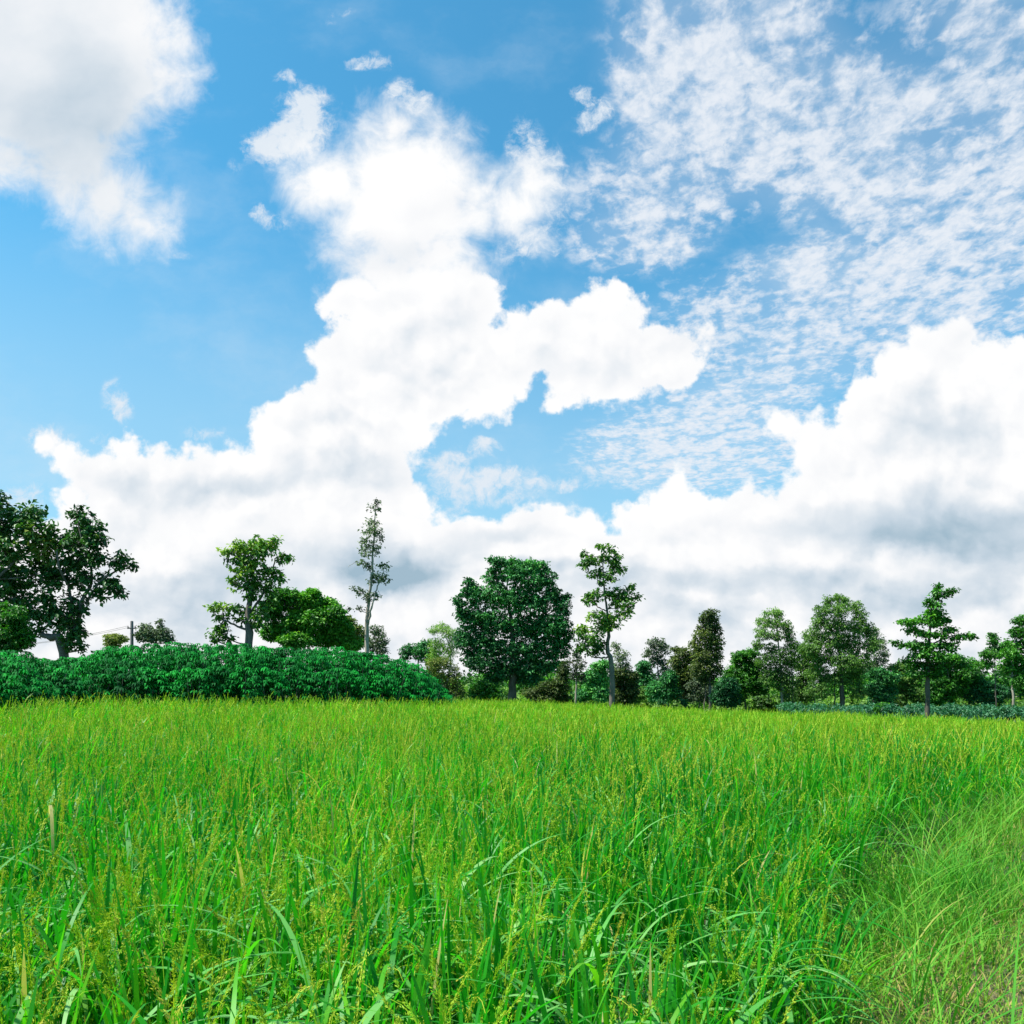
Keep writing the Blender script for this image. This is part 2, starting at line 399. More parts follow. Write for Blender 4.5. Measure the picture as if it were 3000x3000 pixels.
BARK_DARK = bark_mat('bark_dark', (0.035, 0.028, 0.02), (0.10, 0.085, 0.065))
BARK_GREY = bark_mat('bark_grey', (0.06, 0.05, 0.038), (0.18, 0.15, 0.12))
BARK_PALE = bark_mat('bark_pale', (0.17, 0.145, 0.11), (0.40, 0.35, 0.27))
L_TEAK = leaf_mat('teak_leaf', [(0.0205, 0.0747, 0.0154), (0.0564, 0.1781, 0.0257), (0.1539, 0.316, 0.0359), (0.3591, 0.4884, 0.0513)], 0.5, 0.35, 0.28)
L_TEAKD = leaf_mat('teak_leaf_dark', [(0.0146, 0.0599, 0.0146), (0.034, 0.1225, 0.0243), (0.0729, 0.2041, 0.034), (0.2187, 0.2722, 0.0486)], 0.5, 0.35, 0.2)
L_DARK = leaf_mat('dark_leaf', [(0.0124, 0.069, 0.0246), (0.0308, 0.1552, 0.0431), (0.0616, 0.293, 0.0677), (0.154, 0.4482, 0.0924)], 0.55, 0.25, 0.2)
L_MID = leaf_mat('mid_leaf', [(0.0202, 0.1015, 0.0121), (0.0605, 0.2482, 0.0202), (0.131, 0.3837, 0.0322), (0.2217, 0.4739, 0.0403)], 0.5, 0.35, 0.3)
L_OLIVE = leaf_mat('olive_leaf', [(0.0469, 0.0787, 0.0219), (0.1172, 0.1662, 0.039), (0.2031, 0.2625, 0.0548), (0.2812, 0.2975, 0.0781)], 0.55, 0.3, 0.35)
L_GREY = leaf_mat('grey_leaf', [(0.039, 0.0655, 0.0351), (0.0878, 0.131, 0.0683), (0.1463, 0.2184, 0.0975), (0.234, 0.2839, 0.1365)], 0.6, 0.3, 0.2)
L_EUCA = leaf_mat('eucalyptus_leaf', [(0.0439, 0.1081, 0.0263), (0.1053, 0.2359, 0.0386), (0.193, 0.3538, 0.0614), (0.2808, 0.4324, 0.0878)], 0.55, 0.3, 0.4)
L_BLUE = leaf_mat('blue_green_leaf', [(0.0096, 0.06, 0.024), (0.024, 0.132, 0.054), (0.048, 0.204, 0.09), (0.084, 0.24, 0.108)], 0.5, 0.35, 0.25)
L_CASS = leaf_mat('cassava_leaf', [(0.0017, 0.0425, 0.0102), (0.0026, 0.102, 0.0187), (0.0043, 0.2295, 0.0255), (0.0102, 0.357, 0.034)], 0.7, 0.10, 0.15, (0.5, 1.2, 0.3))
L_WOOD = leaf_mat('far_leaf', [(0.02, 0.05, 0.02), (0.03, 0.075, 0.028), (0.05, 0.10, 0.035), (0.07, 0.12, 0.04)], 0.7, 0.2, 0.2)


# ------------------------------------------------------------------ leaves and trees
def leaf_faces(C, L, W, axis, nrm, fold=0.25):
    """diamond leaves, folded a little along the midrib: 4 verts, 2 triangles"""
    a = norm(axis); s = norm(np.cross(a, nrm)); n = np.cross(s, a)
    L = np.asarray(L)[:, None]; W = np.asarray(W)[:, None]
    b = C - a * L * 0.5; tip = C + a * L * 0.5 - n * L * 0.10
    mid = C - a * L * 0.05
    l = mid + s * W * 0.5 + n * W * fold; r = mid - s * W * 0.5 + n * W * fold
    V = np.stack([b, l, tip, r], 1).reshape(-1, 3)
    k = np.arange(len(C))[:, None] * 4
    F = np.stack([k + [0, 1, 2], k + [0, 2, 3]], 1).reshape(-1, 3)
    return V, F


def crown_points(r, clumps, leaf, density, sub, tonebias):
    """clumps: (centre xyz, radii xyz, tone). Returns leaf centres, outward dirs, tone"""
    P, O, T = [], [], []
    for c, rad, tb in clumps:
        c = np.asarray(c); rad = np.asarray(rad)
        area = (rad[0] * rad[2])
        ns = max(8, int(14 * sub * area / (leaf * leaf)))
        d = norm(r.normal(size=(ns, 3)))
        q = r.random((ns, 1)) ** 0.45
        sc_ = c + d * q * rad
        sr = leaf * r.uniform(0.6, 1.5, (ns, 1))
        nl = max(3, int(density))
        o = norm(r.normal(size=(ns, nl, 3)))
        pos = sc_[:, None] + o * (r.random((ns, nl, 1)) ** 0.5) * sr[:, None] * [1.15, 1.15, 0.75]
        tone = np.clip(tb + tonebias + r.normal(0, 0.17, (ns, 1)) + r.normal(0, 0.10, (ns, nl)), 0, 1)
        P.append(pos.reshape(-1, 3)); O.append((o + d[:, None] * 0.8).reshape(-1, 3)); T.append(tone.ravel())
    return np.concatenate(P), norm(np.concatenate(O)), np.concatenate(T)


def make_leaves(r, P, O, T, leaf, droop=0.35, aspect=0.55, up=0.7):
    n = len(P)
    axis = O * [1, 1, 0.5] + r.normal(0, 0.45, (n, 3)) + [0, 0, -droop]
    nrm = norm(r.normal(0, 0.55, (n, 3)) + [0, 0, up] + O * 0.4)
    L = leaf * r.uniform(0.65, 1.25, n)
    V, F = leaf_faces(P, L, L * aspect, axis, nrm)
    return V, F, np.repeat(T, 2)


def tree(name, label, cat, D, trunks, clumps, leaf=0.25, mat=None, bark=None, density=9, sub=1.0, seed=1, group=None,
         droop=0.35, aspect=0.55, depth=0.85, tone=0.0, limbs=True, twig=0.02, up=0.7, limb_r=0.05):
    """trunks: list of [(px, py, radius in m), ...] from the foot up; clumps: (px, py, rx, ry[, tone[, dD]]) in photo pixels at distance D"""
    r = np.random.default_rng(seed)
    leaf = leaf * .8
    k = D / FOC
    bx = (trunks[0][0][0] - 1500) * k
    base = np.array([bx, D, float(zg(bx, D)) - 0.05])
    root = empty(name, base); tag(root, label, cat, group)
    parts, nodes = [], []
    for ti, tr in enumerate(trunks):
        pts = [at(p[0], p[1], D) + [0, (0 if i == 0 or ti == 0 else r.normal(0, 0.25)), 0] for i, p in enumerate(tr)]
        rad = [p[2] * 0.72 for p in tr]
        if ti == 0:
            pts[0][2] = base[2]
            pts[0][1] = D
        n = max(6, 5 * len(pts))
        sp = smooth_path(pts, n); sp[1:] += r.normal(0, 0.012, (n - 1, 3)) * (D / 30)
        rr = np.interp(np.linspace(0, len(pts) - 1, n), np.arange(len(pts)), rad)
        if ti == 0: rr[0] *= 1.5; rr[1] *= 1.12
        parts.append(tube(sp - base, rr)); nodes.append(np.c_[sp, rr])
    nodes = np.concatenate(nodes)
    cl = []
    for c in clumps:
        px, py, rx, ry = c[:4]; tb = c[4] if len(c) > 4 else 0.45
        dd = c[5] if len(c) > 5 else r.uniform(-0.6, 0.6) * rx * k
        ctr = at(px, py, D) + [0, dd, 0]
        gr = 1.2 if D > 52 else 1.1
        rad = np.array([rx * k, max(rx, ry) * k * depth, ry * k]) * gr
        cl.append((ctr, rad, tb))
        if limbs:
            d = np.linalg.norm((nodes[:, :3] - ctr) * [1, 1, 1.0], axis=1) + np.where(nodes[:, 2] > ctr[2] - 0.1 * rad[2], 1.5 * np.abs(nodes[:, 2] - ctr[2]) + 0.4, 0)
            j = int(np.argmin(d)); s0 = nodes[j, :3]
            dist = np.linalg.norm(ctr - s0)
            if dist > 0.15:
                midp = (s0 + ctr) / 2 + [0, 0, -0.10 * dist] + r.normal(0, 0.06, 3) * dist
                path = smooth_path([s0, midp, ctr, ctr + norm(ctr - midp) * min(rad[0], rad[2]) * 0.5], 9)
                r0 = min(nodes[j, 3] * 0.75, limb_r * (0.5 + dist * 0.35))
                parts.append(tube(path - base, np.linspace(r0, twig * 0.5, 9), 6))
            for _ in range(5):
                e = ctr + norm(r.normal(size=3)) * rad * 0.65
                parts.append(tube(smooth_path([ctr + (s0 - ctr) * 0.25, (ctr + e) / 2 + r.normal(0, 0.05, 3) * rad, e], 5) - base, np.linspace(twig, twig * 0.35, 5), 4))
    V, F = join(parts)
    mesh_np('trunk', V, F, bark or BARK_GREY, root, smooth=True)
    P, O, T = crown_points(r, cl, leaf, density, sub, tone)
    V, F, T = make_leaves(r, P, O, T, leaf, droop, aspect, up)
    mesh_np('crown', V - base, F, mat or L_MID, root, fattrs={'tone': T})
    return root


# ------------------------------------------------------------------ ground
def build_ground():
    xs = np.concatenate([[-3000, -1200, -500, -220, -120, -80], np.arange(-60, 60.1, 0.75), [80, 120, 220, 500, 1200, 3000]])
    ys = np.concatenate([[-300, -60, -20, -8, -3], np.arange(-1, 8, 0.15), np.arange(8, 30, 0.5), np.arange(30, 90, 2.0), [110, 160, 260, 500, 1000, 2500, 6000]])
    X, Y = np.meshgrid(xs, ys, indexing='ij')
    Z = zg(X, Y)
    Z += 0.012 * rng.normal(size=Z.shape) * (Y < 10)
    n, m_ = X.shape
    i, j = np.meshgrid(np.arange(n - 1), np.arange(m_ - 1), indexing='ij')
    a = i * m_ + j
    F = np.stack([a, a + m_, a + m_ + 1, a + 1], -1).reshape(-1, 4)
    m = bpy.data.materials.new('soil'); m.use_nodes = True; t = m.node_tree; N = NB(t)
    p = t.nodes['Principled BSDF']; p.inputs['Roughness'].default_value = 0.95
    g = t.nodes.new('ShaderNodeNewGeometry').outputs['Position']
    n1 = N.noise(g, 1.1, 4, 0.6); n2 = N.noise(g, 14.0, 5, 0.65); n3 = N.noise(g, 60.0, 3, 0.6)
    c = N.mix(N.smooth(n2, 0.35, 0.65), (0.05, 0.04, 0.022), (0.12, 0.095, 0.058))
    c = N.mix(N.m('MULTIPLY', N.smooth(n1, 0.38, 0.62), 0.8), c, (0.035, 0.085, 0.012))
    far = N.smooth(N.sep(g)[1], 9.0, 22.0)
    c = N.mix(far, c, (0.030, 0.075, 0.016))
    t.links.new(c, p.inputs['Base Color'])
    b = t.nodes.new('ShaderNodeBump'); b.inputs['Strength'].default_value = 0.8; b.inputs['Distance'].default_value = 0.03
    t.links.new(N.m('ADD', n2, N.m('MULTIPLY', n3, 0.4)), b.inputs['Height']); t.links.new(b.outputs[0], p.inputs['Normal'])
    o = mesh_np('ground', np.stack([X, Y, Z], -1).reshape(-1, 3), F, m, smooth=True)
    tag(o, 'brown and green paddy ground showing through on the bund', 'ground', kind='structure')


build_ground()


# ------------------------------------------------------------------ trees
def build_trees():
    G1 = 'broad leaved trees rising behind the cassava hedge'
    # far left, half out of the frame
    tree('broadleaf_tree', 'big dark tree cut by the left picture edge with browning leaves', 'tree', 33,
         [[(-90, 1930, .24), (-80, 1800, .2), (-60, 1650, .14), (-40, 1520, .06)], [(-80, 1800, .12), (20, 1700, .08), (90, 1600, .04)]],
         [(-20, 1470, 40, 50, .35), (-60, 1560, 70, 60, .4), (10, 1550, 60, 45, .3), (70, 1520, 52, 40, .35), (90, 1510, 30, 35, .35), (110, 1575, 45, 40, .55), (30, 1620, 70, 50, .6), (140, 1610, 42, 45, .9), (-40, 1680, 80, 60, .35),
          (20, 1700, 55, 36, .3), (110, 1680, 45, 50, .3), (45, 1750, 40, 34, .25), (150, 1560, 28, 30, .5), (-60, 1780, 70, 50, .3)],
         leaf=.3, mat=L_TEAKD, bark=BARK_GREY, density=8, sub=.42, seed=3, group=G1)
    tree('broadleaf_tree', 'spreading dark green tree with crooked forked trunk behind the low left end of the hedge', 'tree', 33,
         [[(200, 1925, .30), (182, 1885, .26), (150, 1868, .2), (120, 1855, .1), (112, 1830, .05)],
          [(190, 1895, .2), (225, 1830, .15), (250, 1760, .11), (262, 1690, .07), (255, 1600, .05), (240, 1530, .03)],
          [(225, 1830, .1), (180, 1790, .09), (140, 1720, .06), (110, 1680, .04)], [(250, 1770, .08), (300, 1700, .06), (350, 1660, .04), (385, 1658, .03)],
          [(200, 1840, .09), (205, 1740, .07), (190, 1640, .05), (185, 1560, .03)]],
         [(235, 1515, 36, 26, .3), (215, 1560, 40, 30, .35), (265, 1550, 38, 32, .4), (210, 1600, 44, 34, .35), (275, 1590, 36, 28, .3), (300, 1590, 26, 22, .25), (235, 1640, 46, 30, .35), (285, 1640, 30, 24, .3), (185, 1650, 38, 32, .4),
          (165, 1700, 36, 30, .3), (215, 1700, 34, 28, .3), (255, 1690, 30, 24, .3), (300, 1700, 30, 22, .3), (340, 1650, 30, 22, .3), (362, 1636, 22, 18, .3), (388, 1655, 16, 14, .3), (330, 1720, 34, 22, .35), (355, 1735, 26, 18, .3),
          (290, 1745, 28, 20, .3), (150, 1760, 36, 30, .35), (205, 1760, 34, 26, .25), (175, 1800, 40, 30, .4), (225, 1800, 36, 28, .25), (130, 1815, 30, 28, .4), (215, 1845, 34, 22, .35), (240, 1855, 24, 20, .5), (110, 1850, 24, 22, .4), (215, 1885, 26, 24, .55), (190, 1830, 34, 24, .4), (240, 1905, 18, 16, .5), (95, 1790, 34, 34, .4)],
         leaf=.27, mat=L_TEAKD, bark=BARK_GREY, density=8, sub=.40, seed=5, group=G1)
    tree('small_tree', 'low leafy green tree in front of the big dark tree at the left picture edge', 'tree', 29,
         [[(20, 1930, .12), (22, 1860, .09), (25, 1800, .04)]],
         [(0, 1800, 40, 34, .5), (50, 1810, 34, 30, .5), (25, 1850, 50, 34, .45), (70, 1870, 30, 26, .45), (-40, 1850, 50, 44, .45), (20, 1885, 50, 26, .35)],
         leaf=.16, mat=L_MID, density=11, sub=.9, seed=8, tone=-.3)
    tree('broadleaf_tree', 'teak like tree with yellowish top and a drooping low limb above the hedge', 'tree', 34,
         [[(730, 1920, .26), (729, 1860, .22), (728, 1790, .17), (735, 1730, .12), (745, 1660, .07), (748, 1600, .04)],
          [(728, 1800, .09), (765, 1745, .07), (790, 1690, .05), (815, 1640, .03)], [(728, 1845, .08), (695, 1835, .06), (665, 1820, .05), (640, 1840, .03)]],
         [(690, 1605, 26, 18, .75), (665, 1620, 22, 14, .8), (715, 1600, 30, 24, .8), (750, 1590, 26, 20, .7), (785, 1600, 24, 20, .7), (805, 1585, 14, 12, .6), (770, 1620, 30, 20, .5), (700, 1640, 26, 20, .35), (735, 1640, 30, 26, .5),
          (705, 1675, 32, 20, .85), (760, 1680, 34, 26, .45), (800, 1680, 26, 20, .5), (825, 1638, 18, 14, .6), (842, 1637, 10, 10, .5), (815, 1695, 22, 18, .45), (690, 1710, 22, 20, .6), (735, 1710, 34, 22, .4), (780, 1720, 28, 18, .4), (745, 1740, 32, 16, .3),
          (655, 1780, 28, 12, .75), (625, 1783, 14, 8, .7), (690, 1785, 26, 16, .3), (660, 1810, 20, 16, .4), (710, 1820, 20, 14, .3), (765, 1800, 24, 26, .25), (785, 1760, 20, 18, .3), (650, 1850, 24, 22, .3), (665, 1870, 18, 14, .3), (630, 1875, 18, 16, .3), (755, 1830, 20, 18, .3)],
         leaf=.25, mat=L_TEAK, bark=BARK_GREY, density=8, sub=.42, seed=12, group=G1)
    tree('bushy_tree', 'dense rounded bright green tree beside the teak like tree above the hedge', 'tree', 38,
         [[(860, 1930, .2), (865, 1850, .15), (880, 1780, .06)], [(862, 1870, .1), (940, 1820, .06)]],
         [(825, 1755, 34, 30, .15), (850, 1745, 26, 20, .3), (800, 1790, 34, 30, .2), (905, 1755, 34, 26, .65), (915, 1738, 16, 12, .6), (950, 1775, 36, 26, .5), (880, 1790, 44, 34, .6), (985, 1805, 30, 30, .35), (930, 1820, 50, 36, .45), (860, 1840, 44, 36, .4), (1000, 1850, 34, 34, .45),
          (800, 1850, 34, 30, .35), (950, 1865, 50, 28, .4), (880, 1880, 50, 24, .4), (1020, 1885, 34, 22, .5)],
         leaf=.2, mat=L_MID, bark=BARK_GREY, density=12, sub=1.0, seed=15)
    tree('bushy_tree', 'yellowish olive bush between the rounded green tree and the slim tall tree', 'tree', 42,
         [[(1040, 1930, .12), (1038, 1850, .05)]],
         [(1020, 1820, 24, 18, .55), (1045, 1850, 26, 24, .7), (1060, 1880, 24, 20, .6), (1030, 1870, 24, 24, .5)], leaf=.17, mat=L_OLIVE, density=9, sub=.7, seed=16)
    tree('slim_tree', 'tall slender sparse tree with pale trunk rising above the hedge', 'tree', 36,
         [[(1072, 1925, .15), (1074, 1860, .13), (1078, 1780, .11), (1087, 1700, .08), (1093, 1620, .06), (1098, 1540, .04), (1103, 1465, .015)], [(1075, 1840, .08), (1092, 1780, .06), (1105, 1720, .04), (1125, 1670, .02)],
          [(1076, 1740, .03), (1052, 1735, .02), (1035, 1722, .012)], [(1088, 1680, .02), (1050, 1645, .015), (1022, 1662, .01)]],
         [(1104, 1470, 12, 12, .3), (1096, 1490, 14, 14, .4), (1090, 1525, 20, 16, .7), (1100, 1550, 18, 14, .6), (1085, 1560, 24, 16, .7), (1115, 1570, 14, 14, .4), (1062, 1585, 16, 18, .5), (1090, 1600, 26, 18, .5), (1070, 1620, 20, 20, .5), (1105, 1615, 10, 14, .3), (1065, 1652, 18, 14, .4),
          (1125, 1655, 18, 12, .5), (1112, 1685, 24, 18, .5), (1125, 1700, 18, 14, .4), (1095, 1700, 18, 16, .3), (1082, 1660, 12, 16, .3), (1038, 1722, 12, 8, .3), (1055, 1735, 18, 12, .4), (1100, 1745, 20, 12, .4), (1080, 1750, 16, 16, .2), (1045, 1785, 26, 8, .1)],
         leaf=.17, mat=L_GREY, bark=BARK_PALE, density=5, sub=.30, seed=18, tone=.1, twig=.013, limb_r=.03)
    tree('brown_bush', 'brownish twiggy bush right behind the foot of the slim tall tree', 'shrub', 40,
         [[(1105, 1940, .08), (1105, 1870, .04)]], [(1100, 1850, 22, 22, .5), (1118, 1880, 18, 26, .5), (1092, 1890, 24, 22, .3), (1120, 1910, 18, 16, .3)], leaf=.14, mat=L_GREY, density=6, sub=.5, seed=19)
    # far ones above the hedge at the left
    tree('small_tree', 'small dark tree beside the utility pole beyond the hedge', 'tree', 60,
         [[(450, 1960, .15), (455, 1870, .06)]], [(425, 1850, 22, 20, .5), (405, 1862, 14, 12, .5), (468, 1832, 8, 14, .4), (465, 1855, 20, 14, .4), (485, 1862, 22, 16, .4), (440, 1872, 40, 12, .4), (495, 1875, 16, 10, .3)], leaf=.22, mat=L_GREY, density=7, sub=.7, seed=21)
    tree('small_tree', 'small yellow green tree left of the utility pole beyond the hedge', 'tree', 62,
         [[(338, 1960, .12), (338, 1885, .05)]], [(330, 1868, 22, 10, .9), (350, 1872, 24, 12, .8), (325, 1885, 24, 12, .7)], leaf=.2, mat=L_OLIVE, density=9, sub=.9, seed=22)
    # right of the hedge
    tree('small_tree', 'small dark tree peeping over the low right end of the hedge', 'tree', 58,
         [[(1225, 2060, .14), (1225, 1930, .06)]], [(1245, 1888, 18, 12, .4), (1210, 1900, 24, 14, .4), (1190, 1915, 18, 16, .3), (1240, 1915, 28, 20, .4), (1270, 1930, 20, 30, .4)], leaf=.24, mat=L_DARK, density=8, sub=.7, seed=24)
    tree('eucalyptus_tree', 'pale wispy weeping tree between the hedge end and the big dark tree', 'tree', 55,
         [[(1300, 2080, .12), (1305, 2020, .10), (1318, 1960, .08), (1318, 1900, .05), (1300, 1850, .02)], [(1305, 2020, .05), (1285, 1960, .03), (1275, 1900, .02)]],
         [(1290, 1838, 24, 14, .6), (1268, 1850, 16, 12, .6), (1310, 1852, 20, 14, .7), (1330, 1870, 22, 24, .6), (1280, 1890, 26, 24, .5), (1315, 1910, 26, 26, .5), (1270, 1930, 18, 24, .6)],
         leaf=.2, mat=L_EUCA, bark=BARK_PALE, density=6, sub=.55, seed=26, droop=.9, aspect=.3, tone=.15)
    tree('brown_bush', 'tawny olive shrub with pale forked stem at the hedge end', 'shrub', 48,
         [[(1300, 2090, .07), (1300, 2035, .06), (1292, 1990, .04), (1278, 1950, .02)], [(1300, 2035, .05), (1320, 1995, .04), (1325, 1950, .02)]],
         [(1270, 1950, 22, 20, .7), (1300, 1945, 24, 20, .6), (1285, 1985, 26, 22, .6), (1330, 1985, 20, 36, .4), (1310, 2020, 22, 24, .3), (1345, 2030, 20, 24, .3)], leaf=.13, mat=L_OLIVE, bark=BARK_PALE, density=8, sub=.45, seed=27)
    tree('big_dark_tree', 'large dense dark green tree standing alone at the far edge of the rice', 'tree', 44,
         [[(1497, 2090, .36), (1500, 2030, .32), (1505, 1960, .26), (1500, 1850, .18), (1490, 1740, .08)], [(1502, 1990, .16), (1560, 1900, .12), (1600, 1800, .06)], [(1500, 1990, .15), (1440, 1910, .1), (1400, 1820, .05)]],
         [(1442, 1641, 14, 9, .4), (1462, 1648, 24, 14, .4), (1495, 1652, 30, 20, .5), (1520, 1662, 30, 22, .5), (1450, 1690, 36, 28, .5), (1510, 1690, 32, 28, .45), (1560, 1660, 30, 22, .75), (1588, 1662, 22, 20, .4), (1606, 1700, 26, 28, .35), (1555, 1710, 34, 30, .45),
          (1375, 1705, 14, 14, .3), (1370, 1730, 22, 20, .35), (1345, 1765, 18, 24, .3), (1395, 1745, 36, 32, .6), (1450, 1745, 44, 36, .6), (1510, 1760, 46, 40, .45), (1570, 1765, 46, 38, .4), (1625, 1745, 26, 26, .35), (1662, 1752, 12, 12, .3), (1645, 1785, 26, 30, .35),
          (1355, 1800, 22, 20, .25), (1385, 1810, 42, 36, .4), (1440, 1820, 46, 38, .5), (1505, 1835, 50, 40, .45), (1570, 1835, 50, 40, .5), (1625, 1835, 40, 36, .4), (1655, 1850, 26, 34, .35), (1370, 1870, 42, 38, .35), (1430, 1885, 50, 38, .35), (1500, 1905, 54, 34, .3), (1570, 1900, 50, 40, .3),
          (1635, 1895, 38, 36, .35), (1385, 1925, 34, 32, .25), (1530, 1675, 26, 24, .5), (1535, 1655, 16, 12, .5), (1415, 1940, 44, 30, .2), (1480, 1960, 50, 30, .2), (1550, 1960, 50, 34, .2), (1605, 1950, 32, 28, .25), (1450, 1985, 34, 20, .15), (1550, 1990, 36, 20, .15)],
         leaf=.20, mat=L_DARK, bark=BARK_DARK, density=10, sub=.55, seed=30)
    tree('broadleaf_tree', 'tall open teak like tree with bare lower trunk right of the big dark tree', 'tree', 43,
         [[(1792, 2090, .22), (1793, 2010, .2), (1790, 1940, .19), (1780, 1900, .15), (1784, 1840, .11), (1776, 1770, .08), (1768, 1700, .06), (1766, 1620, .03)],
          [(1782, 1925, .07), (1755, 1928, .06), (1730, 1920, .04), (1715, 1900, .03)], [(1776, 1790, .05), (1745, 1770, .04), (1725, 1745, .02)], [(1776, 1790, .05), (1810, 1750, .04), (1845, 1720, .02)]],
         [(1768, 1605, 18, 12, .5), (1790, 1610, 10, 10, .4), (1708, 1625, 12, 12, .3), (1712, 1650, 18, 14, .4), (1740, 1640, 22, 18, .5), (1775, 1640, 24, 18, .55), (1808, 1628, 10, 14, .4), (1802, 1660, 22, 18, .5), (1745, 1680, 24, 16, .4), (1785, 1690, 22, 14, .4), (1820, 1672, 12, 12, .4), (1760, 1708, 18, 8, .3),
          (1745, 1745, 28, 18, .4), (1725, 1762, 20, 16, .5), (1790, 1735, 24, 16, .3), (1825, 1745, 30, 22, .4), (1855, 1722, 14, 12, .5), (1868, 1752, 10, 8, .4), (1830, 1775, 26, 18, .45), (1800, 1755, 18, 18, .4),
          (1740, 1808, 30, 14, .6), (1780, 1812, 34, 20, .75), (1820, 1800, 22, 18, .7), (1760, 1840, 26, 16, .5), (1790, 1838, 26, 14, .5), (1715, 1845, 18, 14, .6), (1738, 1870, 26, 18, .4), (1700, 1850, 16, 18, .6), (1712, 1885, 26, 18, .6), (1755, 1895, 26, 18, .25), (1740, 1912, 26, 12, .25), (1700, 1900, 14, 14, .4)],
         leaf=.26, mat=L_TEAK, bark=BARK_GREY, density=8, sub=.40, seed=33)
    tree('sparse_tree', 'thin half bare whitish stemmed tree between the big dark and the teak like trees', 'tree', 47,
         [[(1685, 2090, .09), (1688, 2020, .08), (1690, 1960, .05), (1692, 1900, .02)]], [(1690, 1920, 14, 18, .3), (1700, 1950, 18, 18, .3), (1682, 1975, 14, 18, .25), (1705, 1985, 14, 16, .2), (1675, 1940, 10, 10, .3)], leaf=.16, mat=L_GREY, bark=BARK_PALE, density=6, sub=.5, seed=34, tone=-.1)
    tree('sparse_tree', 'grey thinly leaved tree just right of the teak like tree', 'tree', 56,
         [[(1825, 2090, .1), (1824, 2000, .07), (1815, 1930, .03)]], [(1805, 1895, 14, 14, .7), (1820, 1925, 22, 18, .6), (1835, 1955, 14, 16, .5), (1815, 1960, 22, 18, .6)], leaf=.17, mat=L_GREY, density=6, sub=.45, seed=35, tone=.1)
    # wood at the far side, each tree on its own
    W = 'trees in the loose wood beyond the rice field'
